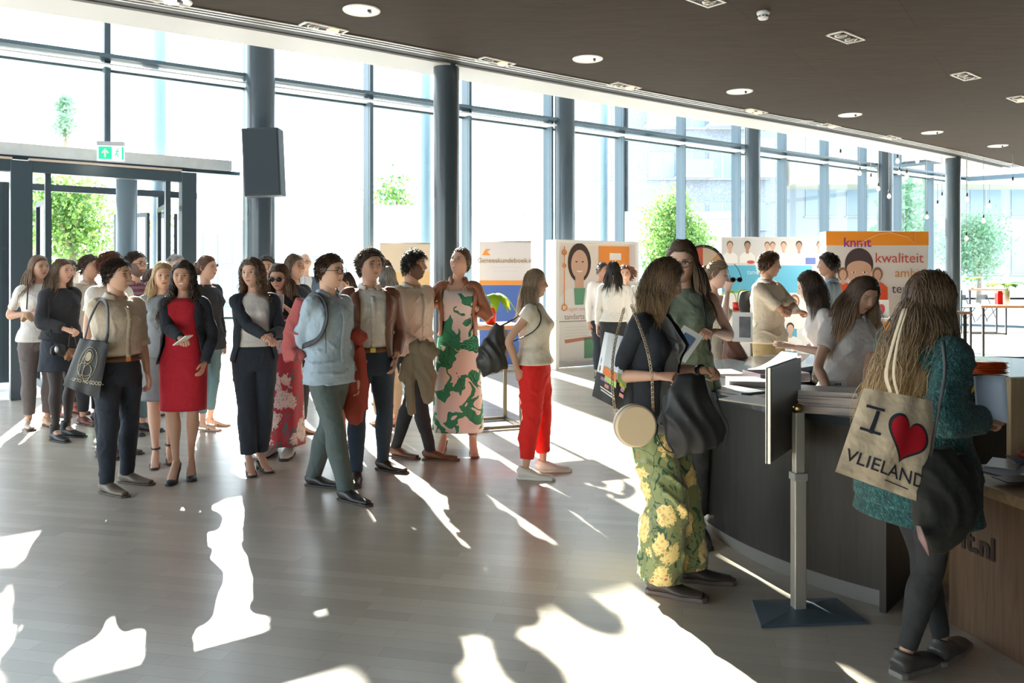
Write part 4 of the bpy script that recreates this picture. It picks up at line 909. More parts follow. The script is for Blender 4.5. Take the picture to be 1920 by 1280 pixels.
navy = cloth('navy cloth', (.022, .030, .045)); blackc = cloth('black cloth', (.020, .022, .028)); whitec = cloth('white shirt cotton', (.74, .72, .70)); denim = cloth('dark denim', (.025, .045, .075)); ltblue = cloth('light blue shirt', (.36, .46, .56)); beigec = cloth('beige shirt', (.62, .54, .44)); greyk = cloth('grey knit', (.22, .25, .29)); leather = cloth('brown leather', (.16, .065, .040), (30, .004, .4, (1, 1, 1), 4), .38, 0); tanleather = cloth('tan leather jacket', (.33, .13, .07), (30, .004, .4, (1, 1, 1), 4), .42, 0); slate = cloth('slate trousers', (.10, .13, .13)); khaki = cloth('khaki cotton', (.52, .40, .22)); redc = cloth('red crepe', (.50, .012, .03)); redtr = cloth('bright red trousers', (.72, .015, .012)); tealj = cloth('grey teal jeans', (.12, .2, .24)); tights = cloth('black tights', (.035, .025, .028), (200, .001, .2, (1, 1, 1), 2), .6); creamc = cloth('cream knit', (.70, .64, .55)); sage = cloth('sage vest', (.22, .27, .20)); brownl = mat('brown belt leather', (.14, .06, .03), .5)
FRM = mat('glasses frame', (.03, .02, .02), .3); LENS = mat('dark lens', (.01, .01, .012), .1)
DK, BR, BL, GR, RD = (.035, .022, .016), (.085, .045, .026), (.36, .24, .12), (.30, .29, .28), (.13, .055, .03)

def mk(label, px, Y, top, yaw, group=None, **k):
    H = CAMH+(HZ-top)*Y/FPX-.012; ft = k.pop('fp', None); x = (px-960)/FPX*Y
    if ft:
        R = rotz(math.radians(yaw)).T; k['feet'] = []
        for a, b_, yw in ft:
            Yf = floorY(b_); l = R @ (np.array(((a-960)/FPX*Yf, Yf, 0))-np.array((x, Y, 0))); k['feet'].append((l[0], l[1], yw-yaw))
    return Person(x, Y, H, yaw, **k).start(label, group)
def glasses(P, shades=False, up=0):
    m = M(); 
    for s in (1, -1):
        a = np.linspace(0, 2*PI, 17); m.tube([(s*.031+.023*math.cos(t), -.098+.012*abs(math.cos(t)*.6+s*.3)*1, .010+up+.019*math.sin(t)) for t in a], .0022, 6, cap=False)
        m.tube([(s*.053, -.092, .014+up), (s*.074, -.05, .014+up), (s*.078, .01, .010+up)], .002, 6)
    m.tube([(-.009, -.102, .013+up), (.009, -.102, .013+up)], .002, 6)
    v, f, c = m.arrays(); q = M(); q.add(v*P.hs @ P.HR.T+P.hc, f); o = q.build('glasses', FRM, P.e)
    if shades:
        m = M(); [m.sphere((s*.031, -.096, .010+up), (.023, .006, .019), 14, 8) for s in (1, -1)]; v, f, c = m.arrays(); q = M(); q.add(v*P.hs @ P.HR.T+P.hc, f); q.build('lens', LENS, o)
    return o
def held(P, i, name, label, cat, dims, mt, rot=(0, 0, 0), off=(0, 0, 0), build=None):
    p = P.world(P.palm[i]+np.array(off)); o = empty(name, tuple(p), 0, label, cat); o.rotation_euler = [math.radians(a) for a in rot]; o.rotation_euler.z += P.yaw
    if build: build(o)
    else: q = M(); q.box((0, 0, 0), dims); q.build('shell', mt, o, smooth=False, bevel=.003)
    return o
def strap(pts, r, m, parent, name='strap', flat=.3):
    q = M(); q.tube(pts, [(r, r*flat)]*len(pts) if flat < 1 else r, 8, sub=5); return q.build(name, m, parent)
def blob(pts_r, name, m, parent, vox=.012, amp=.010, seed=1, squash=None):
    q = M()
    for pts, rad in pts_r: q.tube(pts, rad, 14, sub=3, ref=(1, 0, 0))
    V, F = remesh(q, vox, 4); r = np.random.default_rng(seed); a = r.uniform(0, 6, 4); c = V.mean(0); d = V-c; d /= np.linalg.norm(d, axis=1)[:, None]+1e-6
    V = V+d*(amp*((1-2*np.abs(np.sin(V[:, 0]*42+a[0]+2.2*np.sin(V[:, 2]*13)+V[:, 1]*20)))*.7+np.sin(V[:, 1]*38+V[:, 0]*30+V[:, 2]*12+a[1]+2*np.sin(V[:, 2]*9))*.4))[:, None]; k = M(); k.add(V, F); return k.build(name, m, parent)

# ================= left crowd, front row
p = mk('man in rolled-sleeve beige shirt and dark trousers, hand in pocket, leftmost front row', 214, 5.93, 484, 60, female=False, fp=[(238, 905, 75), (200, 924, 60)], head=(20, 0, 0), handR=('p', 206, 690, .10), handL=None, elR=(-.3, .9, .1))
p.body(LIGHTSK, DK, smile=.8); p.hair('short', .05, DK, DK, 900, .0018, 1, vol=1.2); p.trousers(navy, hem=2.06); p.top(beigec, sleeve=1.12, cuff=1, z0=.565, tuck=True, inf=.016, loose=.01, amp=.006); p.collar(beigec, .038); p.placket(beigec, z0=.58, inf=.026); p.belt(brownl, z=.57, inf=.020); p.shoes('boot', (.19, .15, .12), (.10, .08, .06)); A6 = p
p = mk('smiling woman in black blazer, short red dress and black heels', 345, 6.15, 489, 6, female=True, heels=.085, fp=[(358, 893, 25), (330, 900, 5)], head=(4, 3, 0), handR=('p', 338, 633, -.28), handL=('p', 384, 680, -.02), hk=('relax', 'curl'), elR=(-.6, .6, -.3))
p.body(MIDSK, DK, smile=1.); p.hair('curly', .52, (.030, .018, .014), (.06, .03, .02), 620, .0021, 12, vol=1.5, curl=.018, part=-.5); p.skirt(redc, z_top=.84*.985, z_hem=.285, w_hem=.165, d_hem=.125, name='dress', inf=.013); p.jacket(navy, z0=.505, gap=(1.15, .55), flare=.015, name='blazer'); p.shoes('pump', (.02, .022, .03)); A11 = p
p = mk('woman with a mass of curls, black blazer, white tee and black trousers', 478, 6.35, 484, 22, female=True, heels=.075, fp=[(488, 880, 45), (466, 886, 30)], head=(-32, 2, -4), handR=('p', 500, 632, -.22), handL=('p', 508, 628, -.18), hk=('curl', 'curl'), elR=(-.6, .7, -.3))
p.body(LIGHTSK, BR, smile=.3); p.hair('curly', .30, (.11, .065, .04), (.22, .13, .07), 700, .0020, 14, vol=1.8, curl=.017, part=0); p.trousers(navy, inf=(.012, .022, .040), hem=2.0, winf=.014); p.top(whitec, sleeve=0, z0=.56, inf=.012, name='tee', tuck=True); p.jacket(navy, z0=.50, gap=(.95, .5), name='blazer'); p.shoes('sandal', (.03, .03, .035)); A14 = p
p = mk('tall man in glasses and a light blue shirt with a red backpack, grey green trousers', 616, 5.68, 466, 56, female=False, fp=[(588, 910, 70), (648, 938, 55)], head=(10, 2, 0), handR=('p', 603, 690, .10), handL=None, elR=(-.2, 1, 0), wide=.95)
p.body(LIGHTSK, BR, smile=.2); p.hair('short', .045, (.06, .035, .022), None, 900, .0018, 15); p.trousers(slate, inf=(.012, .018, .030), hem=2.06); p.top(ltblue, sleeve=1.93, cuff=1, z0=.475, inf=.013, loose=.012, amp=.008, sinf=.012); p.collar(ltblue, .04, .5); p.placket(ltblue, z0=.50, inf=.030); glasses(p); p.shoes('oxford', (.03, .03, .032)); A19 = p
p = mk('curly haired man in a brown leather jacket, pale shirt and dark jeans', 702, 6.32, 465, 20, female=False, fp=[(718, 880, 60), (668, 900, 10)], head=(18, 0, 0), handR=('p', 662, 665, -.24), handL=('p', 742, 672, .0), elR=(-.6, .6, -.2), hk=('relax', 'curl'))
p.body(MIDSK, DK, smile=.3); p.hair('short', .06, (.04, .024, .018), (.09, .05, .03), 900, .0019, 16, vol=1.6, curl=.006); p.trousers(denim, inf=(.010, .012, .018), hem=2.07); p.top(whitec, sleeve=0, z0=.56, tuck=True, inf=.013, loose=.012, amp=.006); p.collar(whitec, .04, .5); p.placket(whitec, z0=.58, inf=.024); p.belt(brownl, z=.565); p.jacket(leather, z0=.53, gap=(.62, .34), sleeve=1.95, amp=.005, inf=.028); p.shoes('oxford', (.05, .03, .022)); A20 = p
p = mk('bearded man in loose white shirt, black trousers and brown shoes, coat over arm', 786, 6.88, 463, 48, female=False, fp=[(742, 855, 60), (806, 862, 85)], head=(38, 0, 0), handR=('p', 786, 650, -.25), handL=('p', 800, 640, -.05), elR=(-.3, .9, -.3), hk=('curl', 'curl'))
p.body(MIDSK, DK, beard=(.05, .03, .02)); p.hair('short', .065, (.025, .018, .014), None, 900, .0018, 17, vol=1.7, wave=.2, front=True); p.trousers(blackc, inf=(.006, .006, .014), hem=2.06); p.top(cloth('ivory shirt', (.72, .66, .60)), sleeve=1.9, cuff=1, z0=.51, inf=.018, loose=.016, amp=.007); p.placket(MATS['ivory shirt'], z0=.53, inf=.030); p.collar(MATS['ivory shirt'], .03, .4); p.shoes('oxford', (.16, .06, .03), (.1, .06, .04)); A24 = p
p = mk('laughing woman in a green palm leaf print maxi dress and tan leather jacket', 858, 7.25, 465, 2, female=True, heels=.08, fp=[(886, 850, 10), (832, 846, -10)], head=(-34, -14, 6), handR=('p', 832, 566, -.20), handL=('p', 874, 566, -.22), hk=('relax', 'relax'), elR=(-.8, .2, -.8), elL=(.8, .2, -.8))
p.hd = ((-.25, -.25, .95), (.45, -.3, .8)); p.hn = ((-.2, .9, .3), (.2, .9, .3))
p.body(LIGHTSK, BR, smile=.9); p.hair('short', .10, (.10, .055, .035), (.2, .12, .07), 700, .0018, 18, bun=True, wave=.3); p.skirt(leaf_dress(), z_top=.79, z_hem=.115, w_hem=.225, d_hem=.16, name='dress', waves=7, wamp=.05); p.jacket(tanleather, z0=.555, gap=(.95, .75), name='jacket', amp=.006, lapel=False, sleeve=1.55); p.collar(tanleather, .04, .6, z=.835); p.shoes('sandal', (.25, .07, .06)); A25 = p
p = mk('blonde woman in cream top and bright red trousers, seen in profile', 985, 6.27, 503, 78, female=True, wide=1.10, fp=[(1018, 884, 95), (985, 897, 80)], head=(6, 0, 0), handR=('p', 970, 692, -.12), hk=('relax', 'relax'))
p.body(MIDSK, BL, smile=.1); p.hair('long', .34, (.30, .22, .15), (.45, .36, .27), 700, .0020, 19, part=.2, tuck=.1); p.trousers(redtr, inf=(.022, .024, .020), hem=1.80, winf=.014, amp=.007); p.top(creamc, sleeve=.34, z0=.545, inf=.018, loose=.012, name='top', sinf=.018); p.shoes('sneaker', (.72, .68, .64), (.75, .72, .68)); A26 = p

# ================= left crowd, behind
p = mk('woman in a black sweater, black skirt and ankle boots, at the left of the crowd', 104, 7.62, 484, 68, female=True, fp=[(125, 818, 80), (104, 826, 60)], heels=.04, head=(10, 2, 0), handR=('p', 126, 618, -.18), handL=('p', 138, 615, .1), hk=('curl', 'curl'), elR=(-.6, .7, -.2))
p.body(LIGHTSK, BR); p.hair('long', .38, (.10, .06, .035), (.22, .14, .08), 520, .0022, 20, part=.1, tuck=.12); p.trousers(tights, inf=(.001, .001, .001), hem=2.0, winf=.002, name='tights', amp=0); p.skirt(navy, z_top=.60, z_hem=.37, w_hem=.20, d_hem=.16, waves=6, wamp=.03); p.top(blackc, sleeve=1.9, z0=.55, inf=.022, loose=.02, sinf=.028, name='sweater'); p.shoes('chelsea', (.02, .022, .025)); A2 = p
p = mk('woman in a white tee with a brown bag strap, behind the black sweater woman', 72, 8.3, 478, 45, female=True, head=(20, 0, 0), handR=('p', 56, 588, -.15))
p.body(MIDSK, BR); p.hair('long', .40, (.16, .10, .06), (.3, .2, .12), 400, .0026, 21); p.trousers(cloth('grey leggings', (.14, .12, .12))); p.top(whitec, sleeve=.75, z0=.50, name='tee'); p.shoes('sneaker', (.45, .30, .2)); A1 = p
p = mk('dark haired person half hidden behind the black sweater woman', 126, 9.0, 487, 60, female=False)
p.body(MIDSK, DK); p.hair('short', .06, DK, None, 160, .005, 22); p.trousers(denim); p.top(blackc); p.shoes('oxford', (.25, .06, .04)); 
p = mk('young man in a pale shirt looking right, left of the beige shirt man', 168, 8.5, 478, 68, female=False, head=(8, 0, 0))
p.body(MIDSK, DK); p.hair('short', .055, (.06, .035, .025), None, 500, .0025, 23); p.trousers(blackc); p.top(beigec, sleeve=.9, z0=.55); p.collar(beigec); p.shoes('oxford', (.14, .04, .03))
p = mk('man with reddish brown hair in a white shirt, hidden behind the beige shirt man', 207, 7.0, 471, 70, female=False, head=(30, 0, 0))
p.body(LIGHTSK, RD); p.hair('short', .05, (.16, .07, .045), None, 500, .0025, 24); p.trousers(navy); p.top(whitec, sleeve=.6, loose=.02); p.collar(whitec); p.shoes('oxford', (.05, .04, .04))
p = mk('bearded man in glasses and a plaid shirt behind the beige shirt man', 254, 8.0, 472, 66, female=False, head=(6, 0, 0))
p.body(LIGHTSK, DK, beard=(.04, .025, .02)); p.hair('short', .06, DK, None, 500, .0025, 25); p.trousers(tealj); p.top(plaid('red blue plaid', (.30, .05, .07), (.06, .08, .18), (.35, .35, .4)), sleeve=1.3); p.collar(MATS.get('x') or plaid('plaid collar', (.30, .05, .07), (.06, .08, .18), (.35, .35, .4))); glasses(p); p.shoes('oxford', (.04, .04, .04))
p = mk('brown haired person seen from behind next to the blonde in grey', 283, 8.9, 503, 165, female=True)
p.body(LIGHTSK, BR); p.hair('long', .30, BR, None, 140, .0045, 26); p.trousers(denim); p.top(blackc); p.shoes('sneaker', (.6, .6, .6))
p = mk('blonde woman in a grey sweater and skirt behind the red dress woman', 302, 6.85, 490, 18, female=True, heels=.05, fp=[(318, 864, 30), (292, 872, 20)], head=(12, 4, 0), handR=('p', 286, 640, -.1))
p.body(LIGHTSK, BL); p.hair('long', .36, (.40, .27, .13), (.55, .40, .22), 520, .0022, 27); p.skirt(cloth('grey skirt', (.20, .21, .23)), z_top=.60, z_hem=.30, w_hem=.17, d_hem=.13); p.top(greyk, sleeve=1.7, z0=.52, name='sweater', inf=.018, sinf=.018); p.shoes('sandal', (.06, .04, .04))
p = mk('grey haired man behind the crowd, only his crown showing', 329, 9.4, 477, 60, female=False)
p.body(LIGHTSK, GR); p.hair('short', .035, GR, None, 160, .0045, 28); p.trousers(navy); p.top(ltblue); p.shoes('oxford', (.04, .04, .04))
p = mk('woman with tied brown hair in a dark jacket looking right, behind the red dress woman', 379, 8.2, 479, 72, female=True, fp=[(394, 798, 80), (380, 806, 70)], head=(8, 0, 0))
p.body(LIGHTSK, RD); p.hair('short', .12, (.14, .065, .04), (.2, .1, .06), 500, .0024, 29, bun=True); p.trousers(tealj, inf=(.004, .004, .006), hem=1.82); p.top(blackc, sleeve=1.9, z0=.46, inf=.03, name='jacket'); p.shoes('flat', (.45, .32, .22))
p = mk('person with dark hair peeking over the curly haired woman', 498, 8.7, 480, 20, female=False)
p.body(MIDSK, DK); p.hair('short', .05, DK, None, 160, .005, 30); p.trousers(navy); p.top(blackc); p.shoes('oxford', (.04, .04, .04))
p = mk('long haired woman in sunglasses reading her phone, red floral maxi dress', 526, 7.0, 491, -6, female=True, head=(4, 16, 0), handL=('p', 541, 580, -.28), handR=('p', 520, 622, -.2), hk=('curl', 'curl'), elL=(.6, .5, -.8))
p.body(LIGHTSK, BR, smile=0); p.hair('long', .42, (.08, .05, .032), (.28, .18, .10), 600, .0022, 31); glasses(p, True); p.skirt(floral('red floral print', (.42, .03, .05), (.40, .30, .28), (.20, .35, .32), (.10, .12, .13), 7, .7), z_top=.80, z_hem=.06, w_hem=.205, d_hem=.16, name='dress', waves=8, wamp=.05); p.top(blackc, sleeve=1.5, z0=.60, inf=.02, name='cardigan'); p.shoes('sneaker', (.6, .58, .55)); A15 = p
p = mk('laughing woman in a dark jacket looking right, behind the sunglasses woman', 552, 7.9, 477, 62, female=True, head=(6, -3, 0))
p.body(LIGHTSK, BR, smile=1); p.hair('short', .16, (.14, .09, .055), (.22, .15, .09), 400, .0026, 32); p.trousers(blackc); p.top(navy, sleeve=1.9, z0=.48, inf=.025, name='jacket'); p.shoes('flat', (.3, .1, .08))
p = mk('bald man in a dark suit and pale tie far behind the crowd', 571, 11.0, 474, 15, female=False)
p.body(LIGHTSK, GR); p.trousers(navy); p.top(whitec, sleeve=0); p.jacket(cloth('blue grey suit', (.09, .13, .19)), gap=(.5, .3), name='suit_jacket', lapel=False); p.shoes('oxford', (.03, .03, .03)); q = M(); t0 = p.sp((0, -.078*p.H, .80*p.H)); q.tube([p.sp((0, -.060*p.H, .835*p.H)), p.sp((0, -.092*p.H, .76*p.H)), p.sp((0, -.088*p.H, .62*p.H))], [(.012, .006), (.03, .006), (.035, .006)], 8); q.build('tie', mat('lilac tie', (.5, .48, .6), .6), p.e); glasses(p)
p = mk('dark haired woman looking down between the two front men', 653, 7.5, 507, -20, female=True, head=(0, 20, 0))
p.body(LIGHTSK, DK); p.hair('long', .2, DK, None, 150, .0045, 33); p.trousers(cloth('brown trousers', (.18, .09, .07))); p.top(blackc); p.shoes('boot', (.2, .1, .07))
p = mk('woman with long grey hair turned away behind the leather jacket man', 727, 8.3, 499, 200, female=True)
p.body(LIGHTSK, GR); p.hair('long', .26, (.20, .19, .18), (.35, .33, .31), 400, .0026, 34); p.trousers(cloth('tan trousers', (.5, .35, .25))); p.top(whitec, sleeve=.6); p.shoes('sneaker', (.65, .3, .2))
p = mk('dark haired man far behind, between leather jacket and white shirt men', 719, 9.6, 487, 190, female=False)
p.body(MIDSK, DK); p.hair('short', .05, (.07, .045, .035), None, 150, .0055, 35); p.trousers(navy); p.top(ltblue); p.shoes('oxford', (.04, .04, .04))
p = mk('passer-by in a pink top outside the glass at far left', 17, 14.5, 508, 20, female=True)
p.body(LIGHTSK, BR); p.hair('long', .2, BR, None, 100, .006, 36); p.trousers(navy); p.top(cloth('pink top', (.65, .25, .25)), sleeve=.6); p.shoes('sneaker', (.6, .6, .6))

# ================= middle distance
p = mk('bald man in a white shirt talking by the white framed display', 1129, 12.1, 491, 20, female=False, head=(30, 0, 0))
p.body(TANSK, DK); p.hair('short', .012, DK, None, 160, .004, 37, vol=.1); p.trousers(navy); p.top(whitec); p.shoes('oxford', (.04, .04, .04))
p = mk('woman with black hair in a white blouse, back turned, beside the white framed display', 1150, 10.5, 490, 172, female=True, heels=.04)
p.body(LIGHTSK, DK); p.hair('long', .30, (.018, .014, .012), None, 400, .0028, 38); p.trousers(blackc, hem=1.9); p.top(whitec, sleeve=1.9, z0=.54); p.shoes('flat', (.03, .03, .03))
p = mk('woman with curly reddish hair in a white blouse facing the camera, far middle', 1173, 11.4, 497, -12, female=True)
p.body(MIDSK, RD, smile=.8); p.hair('curly', .14, (.12, .04, .025), (.2, .08, .05), 200, .005, 39, vol=1.5, curl=.014); p.trousers(blackc); p.top(whitec, sleeve=1.5); p.shoes('flat', (.03, .03, .03))
p = mk('person with short fair hair before the prize wheel', 1300, 9.6, 493, 200, female=False)
p.body(LIGHTSK, BL); p.hair('short', .05, (.25, .16, .09), None, 160, .0055, 40); p.trousers(navy); p.top(whitec); p.shoes('oxford', (.04, .04, .04))
p = mk('man with arms crossed in a pale shirt and khaki trousers, beyond the desk', 1440, 8.0, 472, 45, female=False, head=(36, 3, 0), handR=(.13, -.25, 1.15), handL=(-.13, -.28, 1.17), hk=('curl', 'curl'), elR=(-.9, -.5, -.6), elL=(.9, -.5, -.6), wide=1.05)
p.body(MIDSK, BR); p.hair('short', .065, (.10, .06, .035), (.2, .12, .07), 800, .0020, 41, vol=1.5, wave=.2); p.trousers(khaki, inf=(.018, .02, .03)); p.top(cloth('warm-lit white shirt', (.74, .66, .54)), sleeve=.95, z0=.50, inf=.018, loose=.012, amp=.006); p.collar(whitec, .04); A33 = p  # white shirt, the warm light on it put into a beige tint
p.shoes('oxford', (.1, .06, .04))
p = mk('dark haired man in a pale blue shirt facing left before the orange banner', 1554, 8.6, 474, -115, female=False)
p.body(TANSK, DK); p.hair('short', .06, DK, None, 500, .0025, 42, vol=1.2); p.trousers(navy); p.top(ltblue, z0=.5); p.collar(ltblue); p.shoes('oxford', (.04, .04, .04))
p = mk('woman in a cream top lifting her sunglasses, dark skirt', 1338, 6.9, 487, 52, female=True, head=(10, 10, 0), handR=('p', 1364, 545, -.25), handL=('p', 1352, 640, .0), hk=('curl', 'pinch'), elR=(-.5, -.1, -1))
p.hd = (None, (.1, -.15, 1))
p.body(PALESK, BL); p.hair('short', .11, (.22, .15, .09), (.35, .25, .15), 700, .0019, 43, bun=True); p.top(creamc, sleeve=0, z0=.50, z1=.79, name='top', strap=True); p.skirt(navy, z_top=.60, z_hem=.30, w_hem=.22, d_hem=.17, waves=6, wamp=.03); p.shoes('flat', (.1, .08, .07)); A32 = p
p = mk('tall woman in a sage green waistcoat with a backpack, left of the desk', 1282, 4.85, 447, -8, female=True, head=(-14, 14, 0), handL=('p', 1338, 622, -.10), handR=('p', 1255, 640, -.15), hk=('curl', 'curl'), elL=(.5, .5, -1))
p.body(LIGHTSK, BR); p.hair('long', .34, (.085, .055, .035), (.25, .16, .10), 1200, .0016, 44); p.trousers(blackc); p.top(sage, sleeve=0, z0=.50, inf=.020, name='waistcoat', loose=.01); p.top(blackc, name='undershirt', sleeve=.0, z0=.70, inf=.010, z1=.81); glasses(p); p.shoes('oxford', (.04, .04, .04)); A31 = p

# ================= at the desk
p = mk('woman with blonde-tipped hair in a dark blazer and green floral trousers, at the desk', 1212, 3.97, 473, 58, female=True, fp=[(1290, 1088, 80), (1236, 1112, 65)], shiftx=-.105, head=(20, 20, 0), handR=('p', 1238, 705, -.14), handL=('p', 1322, 694, .12), hk=('curl', 'curl'), elR=(-.1, .35, -1), elL=(.5, .5, -.8), lean=0)
p.body(MIDSK, BR, vox=.009); p.hair('long', .29, (.085, .055, .04), (.62, .42, .22), 2600, .0013, 45, wave=.55, vol=1.7, part=0)
p.trousers(floral('green floral silk', (.27, .31, .13), (.74, .46, .15), (.58, .08, .03), (.025, .10, .05), 9.0), inf=(.020, .060, .085), hem=2.0, winf=.016, amp=.010, name='floral_trousers'); p.top(cloth('grey silk top', (.20, .22, .24), rough=.5), sleeve=0, z0=.49, inf=.014, loose=.012, name='silk_top', vox=.008); p.jacket(cloth('blue black blazer', (.014, .018, .026)), z0=.485, gap=(.95, .55), sleeve=1.15, name='blazer', flare=.012, inf=.026); p.shoes('sneaker', (.07, .055, .05), (.16, .12, .11)); A30 = p
p = mk('woman in a teal wool coat with long wavy blonde hair, nearest the camera at right', 1700, 3.2, 499, 112, female=True, fp=[(1766, 1238, 130), (1698, 1262, 120)], shiftx=-.03, head=(-2, 12, 0), lean=4, handR=('p', 1848, 786, -.10), handL=('p', 1838, 770, .22), hk=('curl', 'curl'), elR=(-.3, .9, -.6))
p.body(MIDSK, BR, vox=.009); p.hair('long', .52, (.085, .05, .03), (.70, .48, .25), 4200, .0013, 46, wave=.5, vol=2.3, part=.1, tuck=.45)
TEAL = boucle(); p.trousers(cloth('charcoal leggings', (.022, .022, .025)), inf=(.006, .006, .006), hem=1.97, winf=.01, amp=.002); p.top(TEAL, sleeve=1.88, z0=.43, z1=.83, inf=.045, loose=.03, name='coat', sinf=.040, amp=.006); p.skirt(TEAL, z_top=.56, z_hem=.395, w_hem=.245, d_hem=.20, inf=.05, name='coat_hem'); p.shoes('sneaker', (.075, .072, .07), (.22, .21, .20))
for c in p.cuffs: q = M(); d = unit(c[2]); q.tube([c[0]-d*.02, c[0]+d*.035, c[0]+d*.037], [.040, .036, .034], 16); q.build('cuff', cloth('tan cuff', (.45, .30, .18)), p.e)
A38 = p
p = mk('desk helper with long ombre hair and a white polo, looking down', 1588, 4.9, 508, 8, female=True, head=(10, 26, 4), lean=9, handR=('p', 1556, 742, -.35), handL=('p', 1622, 742, -.35), hk=('curl', 'flat'))
p.body(MIDSK, DK, vox=.009, eyes_closed=True); p.hair('long', .46, (.05, .03, .02), (.48, .30, .17), 2200, .0014, 47, part=-.3, vol=1.2); p.trousers(navy); p.top(cloth('white polo', (.62, .57, .55)), sleeve=.55, z0=.50, inf=.020, name='polo', loose=.01); p.collar(MATS['white polo'], .035, .5); p.shoes('sneaker', (.3, .3, .3)); A37 = p
p = mk('desk helper with a brown bob in a white polo, leaning and reaching left', 1562, 5.7, 502, -98, female=True, head=(-16, 16, 0), lean=12, handR=('p', 1512, 650, .12), handL=('p', 1488, 650, -.2), hk=('flat', 'flat'), elL=(.4, .6, -.8))
p.body(PALESK, DK, vox=.010); p.hair('long', .24, (.05, .03, .022), (.15, .09, .055), 1600, .0016, 48, vol=1.3); p.trousers(navy); p.top(MATS['white polo'], sleeve=.55, z0=.50, inf=.020, name='polo'); p.shoes('sneaker', (.3, .3, .3)); A36 = p
# ------------------------------------------------------------------ reception desk
dk = wood_mat('black stained oak', (.005, .005, .005), (.014, .012, .011), .5); dkb = wood_mat('dark brown oak', (.012, .008, .005), (.03, .02, .013), .5); topm = mat('slate worktop', (.035, .045, .055), .22, coat=.3); ply = wood_mat('pale plywood', (.50, .36, .20), (.62, .47, .29), .5, 2, .6)
DC = np.array([2.95, 5.1]); RO = 1.8
def arc(R, a0, a1, n): return [(DC[0]+R*math.cos(math.radians(t)), DC[1]+R*math.sin(math.radians(t))) for t in np.linspace(a0, a1, n)]
desk = empty('reception_desk', (DC[0], DC[1], 0), 0, 'curved black wooden reception desk with slate grey top', 'desk')
def loc2(P): return [(x-DC[0], y-DC[1]) for x, y in P]
def wall_arc(R0, R1, a0, a1, z0, z1, n, name, m, par=desk, **k):
    q = M(); sec = []
    for t in np.linspace(a0, a1, n):
        c, s = math.cos(math.radians(t)), math.sin(math.radians(t)); sec.append([(R0*c, R0*s, z0), (R1*c, R1*s, z0), (R1*c, R1*s, z1), (R0*c, R0*s, z1)])
    q.grid(np.array(sec), closed_v=True, cap=True); return q.build(name, m, par, smooth=False, **k)
wall_arc(RO-.03, RO, 213, 26, .10, .86, 90, 'front_panel', dk)
wall_arc(RO-.028, RO+.002, 228, 213.3, .10, .86, 12, 'end_panel', dkb)
wall_arc(RO-.09, RO-.06, 228, 26, 0, .10, 90, 'plinth', mat('plinth grey', (.20, .19, .18), .5))
wall_arc(1.15, 1.18, 228, 150, 0, .86, 30, 'inner_panel', dk)
q = M(); q.prism(loc2([(2.55, 6.12), (2.9, 5.75), (3.08, 5.52), (3.32, 5.30), (3.9, 5.0), (3.92, 5.04), (3.35, 5.34), (3.12, 5.56), (2.93, 5.79), (2.58, 6.15)]), 0, .86); q.build('inner_panel', dk, desk, smooth=False)
wt = loc2(arc(RO+.03, 228, 26, 90)+[(3.95, 4.95), (3.30, 5.25), (3.05, 5.47), (2.87, 5.71), (2.5, 6.1)]+arc(1.12, 118, 228, 40)); q = M(); q.prism(wt, .86, .90); q.build('worktop', topm, desk, smooth=False)
a = math.radians(228); q = M(); q.box(((RO+1.15)/2*math.cos(a), (RO+1.15)/2*math.sin(a), .43), (.66, .03, .86), rz=a); q.build('end_panel', dkb, desk, smooth=False)
TZ = .70; tb = empty('side_counter', (2.6, 3.2, 0), 0, 'low wooden side counter beside the teal coat woman', 'counter')
TP = [(1.93, 3.72), (2.16, 2.5), (3.6, 2.5), (3.6, 3.9)]
q = M(); q.prism([(x-2.6, y-3.2) for x, y in TP], TZ-.045, TZ); q.build('counter_top', wood_mat('oak top', (.26, .17, .09), (.38, .26, .15), .4, 0), tb, smooth=False)
q = M(); q.prism([(x-2.6, y-3.2) for x, y in [(2.00, 3.66), (2.21, 2.55), (3.5, 2.55), (3.5, 3.8)]], 0.0, TZ-.045); q.build('front_board', wood_mat('brown board', (.10, .055, .03), (.16, .09, .05), .6), tb, smooth=False)
d_ = np.array([2.21-2.00, 2.55-3.66]); an = math.atan2(d_[1], d_[0]); t = text_obj('ft.nl', .13, mat('burnt lettering', (.03, .015, .01), .6), tb, bold=.004); t.rotation_euler = (PI/2, 0, an); pp = np.array([2.00, 3.66])+d_*.07+np.array((-.006, -.001)); t.location = (pp[0]-2.6, pp[1]-3.2, .375)
q = M(); q.box((0, 0, .53), (.9, .03, 1.06)); q.box((0, .012, 1.055), (.9, .05, .02)); o = q.build('plywood_screen', ply, smooth=False, bevel=.003); o.location = (2.95, 4.12, 0); o.rotation_euler = (0, 0, .18); tag(o, 'pale plywood screen panel standing at the right edge of the desk', 'screen')

